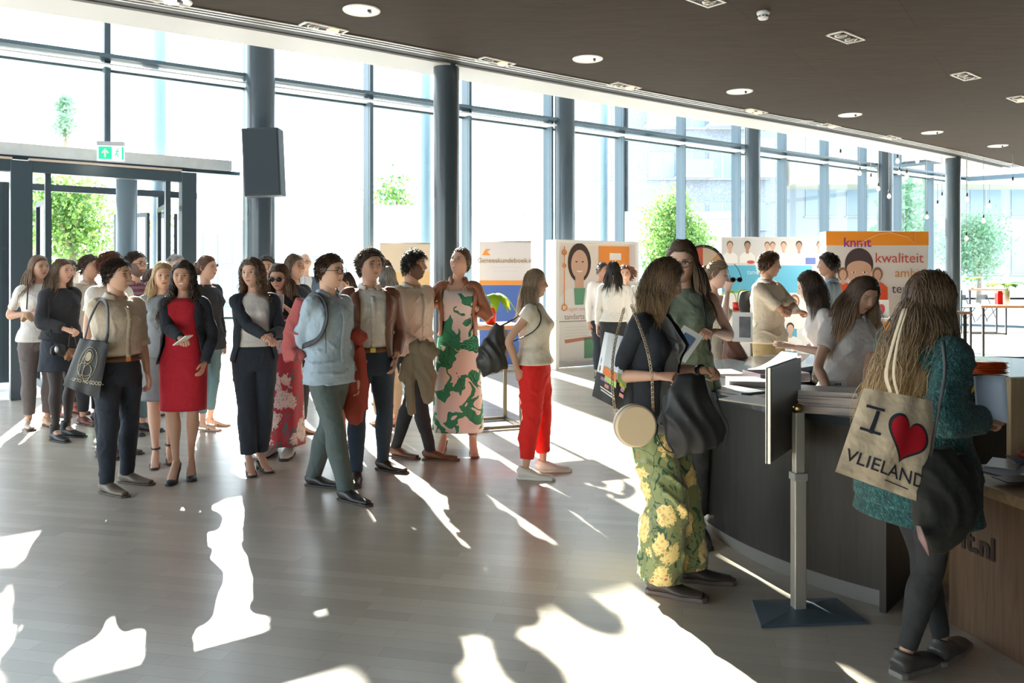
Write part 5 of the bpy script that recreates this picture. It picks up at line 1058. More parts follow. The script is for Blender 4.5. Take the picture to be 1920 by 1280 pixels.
# sign stand (screen seen edge-on)
ss = empty('display_stand', (1.342, 3.75, 0), math.radians(8), 'grey floor stand holding a thin portrait screen seen from its edge', 'stand')
sil = mat('silver aluminium', (.55, .52, .47), .3, .6); gb = mat('grey blue steel plate', (.10, .14, .18), .35, .3)
q = M(); bs = [(-.24, -.12), (.26, -.15), (.26, .12), (-.16, .15)]; k = len(bs); v = [(x, y, 0) for x, y in bs]+[(x, y, .012) for x, y in bs]+[(0, 0, .035)]
q.add(v, [(3, 2, 1, 0)]+[(i, (i+1) % 4, (i+1) % 4+4, i+4) for i in range(4)]+[(i+4, (i+1) % 4+4, 8) for i in range(4)]); q.build('base_plate', gb, ss, smooth=False)
q = M(); q.box((0, 0, .33), (.056, .05, .62)); q.build('pole', sil, ss, smooth=False, bevel=.004)
q = M(); q.box((0, 0, .645), (.066, .06, .035)); q.build('collar', mat('grey collar', (.25, .25, .25), .4), ss, smooth=False, bevel=.003)
q = M(); q.box((0, 0, .80), (.046, .04, .29)); q.build('upper_pole', sil, ss, smooth=False, bevel=.004)
q = M(); q.sphere((0, -.0, .965), (.03, .025, .02), 12, 8); q.tube([(-.03, 0, .97), (.03, 0, .97)], .008, 8); q.build('joint', mat('brass', (.55, .42, .18), .3, 1), ss)
scn = empty('screen', (-.03, .07, .955), math.radians(48.6)); scn.parent = ss
q = M(); q.box((0, 0, 0), (.54, .018, .425)); q.build('screen_shell', mat('dark screen shell', (.075, .065, .052), .5), scn, smooth=False, bevel=.003)
q = M(); q.box((-.271, 0, 0), (.003, .012, .43)); q.box((0, .014, 0), (.545, .004, .43)); q.build('screen_edge', sil, scn, smooth=False)

# things on the desk
def onz(px, py, z): Y = FPX*(CAMH-z)/(py-HZ); return (px-960)/FPX*Y, Y
cov = [mat('cover %d' % i, c, .3) for i, c in enumerate([(.45, .42, .44), (.62, .60, .58), (.50, .38, .38), (.35, .38, .42), (.7, .68, .66)])]
pap = mat('paper edges', (.62, .54, .50), .7); paper = mat('white paper', (.78, .78, .78), .6)
def magazine(x, y, z, w, l, h, rz, m, label, group=None, name='magazine', cat='magazine'):
    o = empty(name, (x, y, z), rz, label, cat, group); q = M(); q.box((0, 0, h/2), (w-.004, l-.004, h)); q.build('pages', pap, o, smooth=False)
    q = M(); q.box((0, 0, h+.0008), (w, l, .0016)); q.build('cover', m, o, smooth=False); return o
x, y = onz(1556, 772, .90)
for i in range(9): magazine(x-.005+.006*math.sin(i*2.1), y+.02+.006*math.cos(i*1.7), .90+i*.0125, .215, .29, .0105, 1.2+.04*math.sin(i*3), cov[(i*2) % 5], ['lowest','second from the bottom','third from the bottom','fourth from the bottom','middle one','fourth from the top','third from the top','second from the top','topmost'][i]+' magazine of the tall pile at the desk front', 'magazines piled on the desk front')
for i in range(5): magazine(x+.16+.004*math.sin(i), y-.02, .90+i*.011, .16, .21, .0095, 1.1+.03*i, cov[(i+3) % 5], ['lowest','second','middle','fourth','topmost'][i]+' grey booklet in the low pile beside the magazine pile', 'grey booklets beside the magazine pile', 'booklet', 'booklet')
x, y = onz(1413, 752, .90); magazine(x, y, .90, .22, .30, .006, .7, cov[4], 'glossy magazine lying open at the desk edge by the stand screen')
x, y = onz(1398, 738, .90); magazine(x-.02, y+.12, .90, .20, .28, .008, .5, cov[3], 'dark blue magazine lying flat behind the glossy one')
x, y = onz(1405, 722, .90); magazine(x+.04, y+.05, .90, .24, .32, .03, 1.4, cov[0], 'thick grey book on the desk behind the magazines')
x, y = onz(1440, 712, .90); b_ = empty('document_tray', (x+.05, y, .90), .2, 'flat grey document tray on the desk', 'tray'); q = M(); q.box((0, 0, .005), (.34, .24, .01)); q.build('tray_floor', cov[3], b_, smooth=False)
for a_ in ((0, .12, .34, .008), (0, -.12, .34, .008), (.17, 0, .008, .24), (-.17, 0, .008, .24)): q = M(); q.box((a_[0], a_[1], .03), (a_[2], a_[3], .05)); q.build('tray_side', mat('tray plum', (.12, .09, .11), .4), b_, smooth=False)
x, y = onz(1460, 694, .90); q = M(); g_ = np.array([[(u*.34-.17, w*.26-.13, .004+.11*(u)**2) for w in np.linspace(0, 1, 4)] for u in np.linspace(0, 1, 10)]); q.grid(g_); o = q.build('sheet_of_paper', paper); o.location = (x, y, .90); o.rotation_euler = (0, 0, .5); s_ = o.modifiers.new('s', 'SOLIDIFY'); s_.thickness = .001; tag(o, 'large white sheet curling up at the left back of the desk', 'paper')
x, y = onz(1360, 702, .90); magazine(x, y, .90, .18, .25, .02, .1, cov[4], 'pile of white leaflets at the desk left end', None, 'leaflet_pile', 'leaflets')
x, y = onz(1573, 738, .90); bx = empty('small_box', (x, y+.06, .90), .1, 'small white printed box on the desk before the polo woman', 'box'); q = M(); q.box((0, 0, .035), (.11, .07, .07)); q.build('box_body', WHITE, bx, smooth=False)
for i in range(3):
    t = text_obj(['IIIII III', 'II IIII I', 'IIII II II'][i], .018, mat('print black', (.02, .02, .02), .5), bx, align='CENTER'); t.rotation_euler = (PI/2, 0, 0); t.location = (0, -.036, .045-.018*i)
# back of the desk
org = mat('orange plastic', (.80, .13, .02), .25, coat=.4); org2 = mat('orange cloth', (.75, .25, .02), .6)
x, y = onz(1866, 704, .90)
for i in range(8): 
    q = M(); q.sphere((0, 0, 0), (.125, .10, .0065), 20, 8); v_, f_, c__ = q.arrays(); v_[:, :2] = np.sign(v_[:, :2])*np.abs(v_[:, :2]/[.125, .10])**.55*[.125, .10]; v_[:, 2] += .002*np.sin(v_[:, 0]*40+i); q = M(); q.add(v_, f_); o = q.build('orange_packet', org); o.location = (x+.006*math.sin(i*2), y+.1, .910+i*.0105); o.rotation_euler = (0, 0, .1*math.sin(i)); tag(o, ['lowest','second from the bottom','third from the bottom','fourth from the bottom','fourth from the top','third from the top','second from the top','topmost'][i]+' orange plastic packet of the stack across the desk', 'packet', 'stacked orange packets')
x, y = onz(1800, 692, .90); o = blob([([(-.09, 0, .012), (0, .01, .016), (.09, 0, .012)], [.018, .022, .016])], 'orange_cloth', org2, None, .008, .003); o.location = (x+.02, y, .90); tag(o, 'small folded orange cloth on the far side of the desk', 'cloth')
x, y = onz(1818, 701, .90); q = M(); q.box((0, 0, .002), (.15, .07, .003)); o = q.build('sheet_of_paper', paper, smooth=False); o.location = (x, y+.03, .90); tag(o, 'small white card lying before the orange cloth', 'paper')
# side counter litter
for i, (px, py, w, l, rz, m, lb) in enumerate([(1872, 885, .26, .20, .3, mat('pale blue sheet', (.30, .38, .52), .5), 'pale blue sheet on the side counter'), (1850, 872, .22, .12, .9, cov[3], 'grey card on the side counter nearest the coat'), (1908, 868, .2, .16, -.3, mat('deep blue folder', (.06, .09, .2), .4), 'deep blue folder on the side counter at the picture edge'), (1880, 905, .2, .1, .1, mat('dark folder', (.03, .035, .05), .4), 'dark folder at the front edge of the side counter'), (1905, 898, .09, .06, .4, cov[4], 'small white card on the dark folder')]):
    x, y = onz(px, py, TZ); q = M(); q.box((0, 0, .003), (w, l, .004)); o = q.build('sheet_of_paper', m, smooth=False); o.location = (x+.08, y, TZ+.001+i*.004); o.rotation_euler = (0, 0, rz); tag(o, lb, 'paper')
for i, (px, py, c) in enumerate([(1912, 858, (.55, .06, .03)), (1880, 868, (.25, .05, .02)), (1895, 864, (.5, .15, .03))]):
    x, y = onz(px, py, TZ); q = M(); q.sphere((0, 0, .022), (.03, .024, .022), 12, 8); q.tube([(.02, 0, .02), (.045, .01, .025)], [.008, .016], 8); o = q.build('wrapped_sweet', mat('sweet %d' % i, c, .3)); o.location = (x+.1, y, TZ+.02); tag(o, ['red wrapped sweet at the right picture edge', 'dark red wrapped sweet nearest the coat', 'orange wrapped sweet between the two red ones'][i], 'sweet')

# ------------------------------------------------------------------ printed panels
RX = [(1, 0, 0), (0, 0, 1), (0, 1, 0)]                # XY polygon -> XZ plane
def flat(par, poly, m, y, name='print', th=.002): q = M(); q.prism(poly, 0, th, R=RX, o=(0, -y-th, 0)); return q.build(name, m, par, smooth=False)
def rect(x0, z0, x1, z1): return [(x0, z0), (x1, z0), (x1, z1), (x0, z1)]
def ell(x, z, a, b, n=24, t0=0, t1=2*PI): return [(x+a*math.cos(t), z+b*math.sin(t)) for t in np.linspace(t0, t1, n, endpoint=(t1-t0) < 6.28)]
def cm(name, c, **k): return mat('print '+name, c, .45, **k)
def figure(par, x, z, s, skin, hair, shirt, y=.004, body=True, w=1.0, female=False, bt=1.1):
    if body: flat(par, [(x-.34*s*w, z-bt*s), (x-.33*s*w, z-.42*s), (x-.16*s, z-.27*s), (x+.16*s, z-.27*s), (x+.33*s*w, z-.42*s), (x+.34*s*w, z-bt*s)], shirt, y, 'printed_torso', .001)
    if female: flat(par, ell(x, z+.02*s, .165*s, .22*s), hair, y+.001, 'printed_hair', .001)
    else: flat(par, ell(x, z+.07*s, .14*s, .17*s), hair, y+.001, 'printed_hair', .001)
    flat(par, rect(x-.06*s, z-.32*s, x+.06*s, z-.05*s), skin, y+.0015, 'printed_neck', .001); flat(par, ell(x, z, .12*s, .165*s), skin, y+.003, 'printed_face', .001)
    if s > .5:
        for e in (-1, 1): flat(par, ell(x+e*.045*s, z+.03*s, .016*s, .008*s, 10), cm('eye', (.05, .03, .02)), y+.004, 'printed_eye', .001)
        flat(par, ell(x, z-.07*s, .045*s, .018*s, 12, PI, 2*PI), cm('smile', (.8, .75, .72)), y+.004, 'printed_smile', .001)
psk = cm('skin', (.62, .40, .30)); psk2 = cm('skin dark', (.42, .25, .18)); phr = cm('dark hair', (.05, .03, .025)); phb = cm('brown hair', (.22, .12, .07)); pw = cm('white coat', (.80, .80, .80)); pg = cm('green', (.12, .35, .22)); po = cm('orange', (.85, .30, .05)); pblue = cm('sky blue', (.10, .42, .62)); pgrey = cm('pale grey', (.62, .62, .64)); dkm = cm('dark ink', (.08, .08, .10))
def rollup(name, px0, px1, top, Y, rz, label, mt):
    x0, x1 = (px0-960)/FPX*Y, (px1-960)/FPX*Y; w = (x1-x0); h = CAMH+(HZ-top)*Y/FPX; e = empty(name, ((x0+x1)/2, Y, 0), rz, label, 'banner')
    q = M(); q.box((0, 0, (h+.08)/2), (w, .004, h-.08)); q.build('banner_sheet', mt, e, smooth=False); q = M(); q.box((0, 0, .04), (w+.03, .16, .08)); q.build('base_cassette', mat('cassette', (.6, .6, .6), .3, .8), e, smooth=False, bevel=.01)
    q = M(); q.tube([(-w/2, 0, h), (w/2, 0, h)], .014, 8); q.build('top_rail', mat('cassette', (.6, .6, .6), .3, .8), e); q = M(); q.tube([(0, .03, .05), (0, .03, h)], .008, 8); q.build('rear_pole', dark, e); return e, w, h
def lets(par, s, x, z, size, m, y=.006, **k): t = text_obj(s, size, m, par, **k); t.rotation_euler = (PI/2, 0, 0); t.location = (x, -y, z); return t
e, w, h = rollup('roll_up_banner', 899, 996, 453, 13.0, .05, 'white and blue roll-up banner reading Geneeskundeboek.nl', cm('white sheet', (.72, .68, .70)))
lets(e, 'Geneeskundeboek.nl', 0, h-.34, .108, cm('ochre ink', (.38, .24, .12)), align='CENTER', bold=.001); flat(e, [(-.38, h-.22), (-.32, h-.12), (-.24, h-.12), (-.30, h-.17), (-.24, h-.22)], po, .003)
flat(e, rect(-w/2, h-.70, w/2, h-.63), po, .003); flat(e, rect(-w/2, .1, w/2, h-.705), cm('royal blue', (.07, .15, .48)), .003)
for k in range(2): flat(e, rect(-.22+.03*k, h-.42-.06*k, .24-.03*k, h-.41-.06*k), pgrey, .003)
e, w, h = rollup('roll_up_banner', 713, 806, 456, 12.4, .1, 'pale orange roll-up banner behind the bearded man', cm('peach sheet', (.78, .62, .46)))
flat(e, rect(-w/2, h-.75, w/2, h-.45), cm('peach orange', (.85, .55, .25)), .003); flat(e, rect(-w/2, .1, w/2, h-1.0), cm('pale blue', (.35, .52, .62)), .003)
# white framed display
p0, p1 = np.array(onz(1036, 690, 0)), np.array([2.12, 14.15]); p0[1] = 13.2; p0[0] = (1036-960)/FPX*13.2; wd_ = np.linalg.norm(p1-p0); e = empty('framed_display', (*(p0+p1)/2, 0), math.atan2(*(p1-p0)[::-1]), 'white framed exhibition display printed with a smiling woman in a white coat', 'display')
hh = 2.13; q = M(); q.box((0, .03, hh/2+.04), (wd_-.04, .04, hh-.1)); q.build('display_panel', cm('cream sheet', (.78, .72, .68)), e, smooth=False)
for a_ in ((-wd_/2, .07, hh), (wd_/2, .07, hh)): q = M(); q.box((a_[0], 0, a_[2]/2), (a_[1], .28, a_[2])); q.build('frame_post', WHITE, e, smooth=False, bevel=.006)
q = M(); q.box((0, 0, hh-.02), (wd_, .2, .05)); q.build('top_rail', WHITE, e, smooth=False); q = M(); q.box((0, 0, .07), (wd_, .2, .08)); q.build('bottom_rail', mat('display grey rail', (.5, .52, .55), .4), e, smooth=False)
flat(e, rect(.12, hh-.55, wd_/2-.06, hh-.08), po, -.008); flat(e, rect(.36, hh-.32, .62, hh-.20), pw, -.005); 
figure(e, -.30, hh-.40, 1.5, psk, phr, pw, -.006, female=True); flat(e, [(-.42, hh-.80), (-.18, hh-.80), (-.22, hh-1.08), (-.40, hh-1.08)], pg, .0, 'printed_collar')
flat(e, rect(-wd_/2+.06, hh-1.35, .05, hh-1.36), dkm, -.005); lets(e, 'Vragen om', -.62, hh-1.18, .10, cm('pink ink', (.75, .42, .38)), -.004); lets(e, 'tandarts', -.62, hh-1.32, .13, cm('plum ink', (.35, .22, .25)), -.004); 
for k in range(4): flat(e, rect(-.6, hh-1.45-.05*k, -.12, hh-1.457-.05*k), pgrey, -.005)
flat(e, [(-.62, hh-1.66), (.3, hh-1.60), (.3, hh-1.64), (-.6, hh-1.72)], cm('rust', (.55, .22, .15)), -.004); flat(e, rect(-.2, .14, .02, .48), pg, -.004)
for z, r in ((hh-.2, .04), (hh-.42, .03), (hh-1.12, .05)): q = M(); q.tube([(-.62+r*math.cos(t), -.0, z+r*math.sin(t)) for t in np.linspace(0, 2*PI, 20)], .009, 6, cap=False); q.build('ring_motif', po, e)
q = M(); q.tube([(-.62, 0, hh-.1), (-.62, 0, hh-1.1)], .006, 6); q.build('line_motif', po, e)

# photo wall
def popup(name, px0, px1, top, Y, rz, label, m):
    x0, x1 = (px0-960)/FPX*Y, (px1-960)/FPX*Y; w = (x1-x0)/math.cos(rz); h = CAMH+(HZ-top)*Y/FPX; e = empty(name, ((x0+x1)/2, Y, 0), rz, label, 'display'); q = M(); q.box((0, .15, h/2), (w, .30, h)); q.build('display_wall', m, e, smooth=False, bevel=.02); return e, w, h
e, w, h = popup('photo_display', 1352, 1541, 444, 14.6, .0, 'exhibition wall with photos of dental staff and a sky blue band', cm('pale wall', (.70, .68, .68)))
flat(e, rect(-w/2+.02, h-1.02, w/2-.18, h-.52), pblue, .002); flat(e, rect(-w/2+.02, h-.5, w/2-.02, h-.04), pgrey, .001); flat(e, rect(.25, .1, .46, .85), pblue, .002)
for x, s, sk, hr in [(-.76, .42, psk, phb), (-.44, .42, psk2, phr), (-.08, .36, psk, phb), (.02, .36, psk, phb), (.22, .38, psk, phb), (.50, .42, psk2, phr), (.88, .42, psk, phb)]: figure(e, x, h-.17, s, sk, hr, pw, .005, bt=.31/s)
flat(e, rect(.62, h-.5, .8, h-.38), cm('deep blue', (.1, .15, .45)), .012); flat(e, ell(-.38, h-.46, .07, .03), cm('red', (.6, .08, .08)), .012)
lets(e, 'tandarts', -.45, h-.68, .12, cm('light ink', (.55, .75, .85)), .006); lets(e, 'knmt', -.3, h-.88, .14, cm('light ink', (.55, .75, .85)), .006)
figure(e, -.42, h-1.2, .40, psk, phr, pw, .005); figure(e, .42, h-1.18, .55, psk, phb, pw, .006, female=True, bt=.9); figure(e, .34, h-1.68, .50, psk, phr, pw, .009, w=1.3, bt=.8)
# orange banner wall
e, w, h = popup('banner_display', 1549, 1741, 433, 13.2, .0, 'large white banner wall with orange top reading knmt kwaliteit ambitie', cm('banner white', (.72, .70, .70)))
flat(e, rect(-w/2, h-.235, w/2, h-.01), cm('vivid orange', (.90, .32, .03)), .002); pur = cm('purple ink', (.30, .06, .30)); lets(e, 'knmt', -w/2+.28, h-.26, .22, pur, .008, bold=.003); rdk = cm('red ink', (.60, .10, .08)); lets(e, 'kwaliteit', -w/2+.80, h-.52, .235, rdk, .006); lets(e, 'ambitie', -w/2+1.13, h-.76, .21, cm('amber ink', (.65, .30, .12)), .006); lets(e, 'teamwork', -w/2+1.08, h-1.02, .21, dkm, .006)
q = M(); q.tube([(-.28, -.008, h-.2), (-.02, -.008, h-.06), (.2, -.008, h-.02), (.5, -.008, h-.1), (.62, -.008, h-.2), (.62, -.008, h-.02)], .006, 6); q.build('line_motif', cm('pale orange', (.9, .55, .3)), e)
bx_ = -w/2+.54; flat(e, ell(bx_, h-.55, .235, .27, 30), cm('black hair', (.07, .05, .06)), .004, 'printed_hair'); flat(e, ell(bx_, h-.64, .205, .25, 30, PI, 2*PI)+ell(bx_, h-.62, .205, .13, 20, 0, PI), psk, .007, 'printed_face')
for s_ in (-1, 1): flat(e, ell(bx_+s_*.09, h-.68, .035, .018, 14), pw, .010, 'printed_eye'); flat(e, ell(bx_+s_*.09, h-.68, .014, .016, 12), phr, .0125, 'printed_iris')
flat(e, ell(bx_, h-.77, .02, .01, 12), psk2, .010, 'printed_nose')
for s_, sk in ((-.27, psk), (.30, psk)): figure(e, bx_+s_, h-.72, .50, sk, phb, cm('red orange shirt', (.75, .10, .04)), .014, female=True)
oc_ = empty('orange_counter', ((1652-960)/FPX*11.5, 11.6, 0), 0, 'small orange counter in front of the banner wall', 'counter'); q = M(); q.box((0, 0, .45), (.55, .4, .9)); q.build('counter_body', cm('vivid orange', (.90, .32, .03)), oc_, smooth=False, bevel=.01); q = M(); q.box((0, 0, .92), (.62, .46, .035)); q.build('counter_top', WHITE, oc_, smooth=False)
q = M(); q.box((0, 0, .13), (.22, .02, .26)); o = q.build('leaflet_holder', WHITE, smooth=False); p_ = Wp(1652, 548, 11.5); o.location = (p_[0], 11.5, .94); tag(o, 'white leaflet holder on the orange counter', 'leaflet holder'); flat(o, ell(0, .13, .05, .07), cm('red', (.6, .08, .08)), .011)

# prize wheel
wh = empty('prize_wheel', Wp(1318, 503, 11.3), .1, 'round prize wheel with black rim and coloured sectors, partly hidden', 'prize wheel')
q = M(); a_ = np.linspace(0, 2*PI, 49); q.tube([(.32*math.cos(t), 0, .32*math.sin(t)) for t in a_], .022, 8, cap=False); q.build('rim', mat('wheel rim', (.03, .025, .025), .4), wh)
wc = [(.55, .30, .16), (.62, .50, .38), (.5, .10, .06), (.60, .34, .18), (.7, .6, .5), (.55, .30, .16), (.5, .12, .08), (.62, .5, .38)]
for i, c in enumerate(wc): t0 = i*PI/4; flat(wh, [(0, 0)]+[(.31*math.cos(t), .31*math.sin(t)) for t in np.linspace(t0, t0+PI/4, 8)], cm('sector %d' % i, c), -.012, 'sector', .012)
q = M(); q.lathe([(.045, -.02), (.045, .02), (.02, .035)], n=16); o = q.build('hub', dark, wh); o.rotation_euler = (PI/2, 0, 0)
for i in range(16): t = i*PI/8; q = M(); q.tube([(.32*math.cos(t), -.01, .32*math.sin(t)), (.32*math.cos(t), -.05, .32*math.sin(t))], .006, 6); q.build('peg', mat('brass', (.5, .4, .2), .3, 1), wh)
q = M(); q.box((0, .04, -.75), (.06, .04, 1.6)); q.box((0, .04, -1.62), (.5, .4, .03)); q.build('stand', dark, wh, smooth=False); wh.location.z = 1.647

# high tables and plants
woodt = wood_mat('orange beech top', (.50, .24, .11), (.62, .33, .17), .4, 0); legm = mat('thin black steel leg', (.03, .03, .035), .4)
def high_table(x, y, h, w, d, rz, label, lm=legm):
    e = empty('high_table', (x, y, 0), rz, label, 'table', 'high tables'); q = M(); q.box((0, 0, h-.02), (w, d, .04)); q.build('table_top', woodt, e, smooth=False, bevel=.003)
    for sx_ in (-1, 1):
        for sy in (-1, 1): q = M(); q.box((sx_*(w/2-.06), sy*(d/2-.06), (h-.04)/2), (.035, .035, h-.04)); q.build('leg', lm, e, smooth=False)
    q = M(); a, b = w/2-.06, d/2-.06
    for c_ in ((0, b, 2*a, .03), (0, -b, 2*a, .03), (a, 0, .03, 2*b), (-a, 0, .03, 2*b)): q.box((c_[0], c_[1], .025), (c_[2], c_[3], .03))
    q.build('foot_frame', lm, e, smooth=False); return e
x, y = onz(918, 808, 0); high_table(x-.0, y+.30, 1.06, .62, .62, .35, 'high table with bronze legs behind the leaf dress woman', mat('bronze leg', (.14, .11, .08), .35, .5))
x, y = onz(1880, 676, 0); high_table(x+.55, y+.05, 1.0, 2.0, .6, -.1, 'long high table at the right edge, nearest of the window tables')
x, y = onz(1845, 627, 0); high_table(x+.1, y+.2, 1.17, 1.0, .6, -.1, 'further high table behind, against the right window')
x, y = (1770-960)/FPX*12.4, 12.4; high_table(x-.10, y, 1.0, .7, .6, 0, 'high table end showing between blonde hair and slim column')
def plant(px, py, Y, zt, label, vase, vh, leafc, n, r, droop, seed):
    g = np.random.default_rng(seed); p = Wp(px, py, Y); e = empty('leaf_vase', (p[0], Y, zt), 0, label, 'plant')
    q = M(); q.lathe([(.04, 0), (.055, .01), (.06, vh), (.055, vh), (.05, .02)], n=20); q.build('vase', vase, e)
    for i in range(n):
        a_ = i*2.4+g.uniform(-.3, .3); d = np.array((math.cos(a_), math.sin(a_), 0)); L = r*g.uniform(.8, 1.1); top = np.array((0, 0, vh+.12+.04*g.random()))
        q = M(); q.tube([(0, 0, vh*.3), tuple(top*.7+d*.02), tuple(top+d*.06)], .004, 5); q.build('stem', mat('plant stem', (.2, .4, .1), .5), e)
        m = M(); side_ = np.array((-d[1], d[0], 0)); rows = []
        for u in np.linspace(0, 1, 9): c = top+d*(.05+L*u)+np.array((0, 0, .03*math.sin(u*PI)-droop*u*u)); wv = .5*L*math.sin(min(1, u+.08)*PI)**.7*(1 if int(u*16) % 2 else .72)+.003; rows.append([c-side_*wv+np.array((0, 0, -.02)), c, c+side_*wv+np.array((0, 0, -.02))])
        m.grid(np.array(rows)); o = m.build('leaf', mat('lime leaf %.2f' % leafc[0], leafc, .4), e); b = o.data.materials[0].node_tree.nodes['Principled BSDF']; b.inputs['Transmission Weight'].default_value = 0
redv = mat('red vase', (.7, .02, .02), .3); clearv = mat('milky vase', (.7, .8, .75), .2)
plant(920, 600, 8.3, 1.06, 'red vase with drooping lime green leaves on the bronze legged table', redv, .17, (.42, .75, .04), 6, .20, .16, 1)
plant(1887, 566, 15.0, 1.0, 'monstera leaves in a clear vase on the long high table', clearv, .25, (.22, .48, .04), 7, .36, .05, 2)
plant(1822, 538, 20.6, 1.17, 'small leafy plant on the further high table', clearv, .12, (.45, .72, .10), 6, .26, -.02, 3)
p_ = Wp(1873, 565, 14.9); q = M(); q.box((0, 0, .11), (.1, .1, .22)); q.box((0, 0, .235), (.085, .085, .03)); o = q.build('red_box', redv, smooth=False, bevel=.005); o.location = (p_[0], 14.9, 1.0); tag(o, 'upright red box on the long high table', 'box')
plant(1382, 545, 10.6, 1.1, 'lime green leaves in front of the photo wall behind the sunglasses woman', redv, .1, (.42, .75, .04), 5, .15, .05, 4); high_table((1372-960)/FPX*10.6, 10.6, 1.10, .5, .5, .2, 'small high table behind the woman lifting her sunglasses')
# chairs outside by the right window
for px, Y, lb in ((1862, 24.2, 'folding chair outside the right window, left one'), (1905, 24.6, 'folding chair outside the right window, at the picture edge')):
    e = empty('folding_chair', ((px-960)/FPX*Y, Y+1.5, 0), .3, lb, 'chair')
    for s_ in (-1, 1):
        q = M(); q.tube([(s_*.2, -.2, 0), (s_*.2, .2, .85)], .014, 6); q.build('leg', legm, e); q = M(); q.tube([(s_*.2, .22, 0), (s_*.2, -.2, .46)], .014, 6); q.build('leg', legm, e)
    q = M(); q.box((0, 0, .46), (.42, .4, .02)); q.build('seat', legm, e, smooth=False); q = M(); q.box((0, .18, .78), (.42, .02, .16)); q.build('backrest', legm, e, smooth=False)

# ------------------------------------------------------------------ bags, coats and what people hold
blk = cloth('black nylon', (.012, .012, .014), (9, .012, .5, (1, 1, 1), 2), .5, 0)
def bag_surface(c, bulge):          # c: corners TL TR BR BL in world; returns S(u,v,off)
    c = [np.array(k, float) for k in c]; N = unit(np.cross(c[1]-c[0], c[3]-c[0])); N = N if N[1] < 0 else -N
    def S(u, v, off=0):
        p = (c[0]*(1-u)+c[1]*u)*(1-v)+(c[3]*(1-u)+c[2]*u)*v
        b = bulge*(max(0, math.sin(PI*min(1, max(0, u))))**.7)*(.25+.75*max(0, math.sin(PI*min(1, .12+.88*v)))**.8)+.006*math.sin(u*14+v*3)*math.sin(PI*u)
        return p+N*(b*(1 if off >= 0 else -1)+off)
    return S, N
def bag(name, label, cor, bulge, m, cat='bag', hem=True):
    o = empty(name, tuple(np.mean(cor, axis=0)), 0, label, cat); S, N = bag_surface([np.array(k)-np.mean(cor, axis=0) for k in cor], bulge); q = M(); U = np.linspace(0, 1, 22)
    q.grid(np.array([[S(u, v, .001) for u in U] for v in U])); q.grid(np.array([[S(u, v, -.001) for u in U] for v in U]), flip=True)
    V, F, c = q.arrays(); q2 = M(); q2.add(V, F); q2.build('bag_body', m, o); return o, S
def on_bag(o, S, verts_uv, faces, m, name, off=.004): q = M(); q.add([S(u, v, off) for u, v in verts_uv], faces); return q.build(name, m, o, smooth=False)
def bag_text(o, S, s, u0, v0, size, asp, m, rot=0, name='lettering', bold=.02):
    t = text_obj(s, 1, m, None, name, depth=0, bold=bold); me = t.data; import bmesh; bm = bmesh.new(); bm.from_mesh(me); bmesh.ops.triangulate(bm, faces=bm.faces); bmesh.ops.subdivide_edges(bm, edges=[e_ for e_ in bm.edges if e_.calc_length() > .15], cuts=2); bm.to_mesh(me); bm.free()
    cr_, sr = math.cos(rot), math.sin(rot)
    for v in me.vertices: x, y = v.co.x*size, v.co.y*size; v.co = S(u0+(x*cr_-y*sr)*asp, v0-(x*sr+y*cr_), .005)
    t.parent = o; return t
canvas = cloth('natural canvas', (.66, .54, .38), (9, .04, .6, (1, 1, 1), 3)); ink = mat('screen print navy', (.025, .03, .045), .7); redp = mat('screen print red', (.50, .008, .02), .6)
Yb = 2.86; o, S = bag('tote_bag', 'natural canvas tote bag printed I heart VLIELAND, hanging by the teal coat', [Wp(1619, 727, Yb), Wp(1748, 752, Yb), Wp(1752, 952, Yb-.02), Wp(1566, 884, Yb-.05)], .035, canvas, 'tote bag'); c0_ = np.array(o.location)
bag_text(o, S, 'I', .16, .47, .36, 1.0, ink, -.12, bold=.02)
for v_ in (.20, .46): on_bag(o, S, [(.08, v_-.018), (.31, v_-.010), (.31, v_+.020), (.08, v_+.012)], [(0, 1, 2, 3)], ink, 'lettering', .0055)
def heart(s, cx, cy, rot): 
    P_ = []
    for t in np.linspace(0, 2*PI, 48, endpoint=False): x = 16*math.sin(t)**3/17; y = -(13*math.cos(t)-5*math.cos(2*t)-2*math.cos(3*t)-math.cos(4*t))/17; P_.append((cx+s*(x*math.cos(rot)-y*math.sin(rot)), cy+s*(x*math.sin(rot)+y*math.cos(rot))))
    return P_
for s_, m_, off in ((.285, ink, .0045), (.25, redp, .0065)):
    H0 = heart(s_, .62, .42, .22); ver = []; rings = 8
    for r_ in range(rings+1): ver += [(.62+(x-.62)*(r_+.001)/rings, .42+(y-.42)*(r_+.001)/rings) for x, y in H0]
    fc = [(r_*48+i, r_*48+(i+1) % 48, (r_+1)*48+(i+1) % 48, (r_+1)*48+i) for r_ in range(rings) for i in range(48)]; on_bag(o, S, ver, fc, m_, 'heart', off)
bag_text(o, S, 'VLIELAND', .03, .84, .19, .97, ink, -.03, bold=.008); on_bag(o, S, [(.45, .90), (.97, .92), (.97, .932), (.45, .912)], [(0, 1, 2, 3)], ink, 'underline')
strap([S(.36, 0, .003), Wp(1662, 700, Yb)-c0_, Wp(1676, 640, Yb+.05)-c0_, Wp(1695, 580, Yb+.10)-c0_], .016, canvas, o, 'handle'); strap([S(.60, 0, -.02), Wp(1676, 700, Yb+.05)-c0_, Wp(1684, 640, Yb+.08)-c0_, Wp(1700, 580, Yb+.14)-c0_], .012, canvas, o, 'handle')
def place(name, label, cat, org_, parts, vox=.012, amp=.008, m=blk, seed=1):   # a soft thing from tube strokes given in world
    e = empty(name, tuple(org_), 0, label, cat); blob([([np.array(p)-org_ for p in pts], rad) for pts, rad in parts], 'fabric_body', m, e, vox, amp, seed); return e
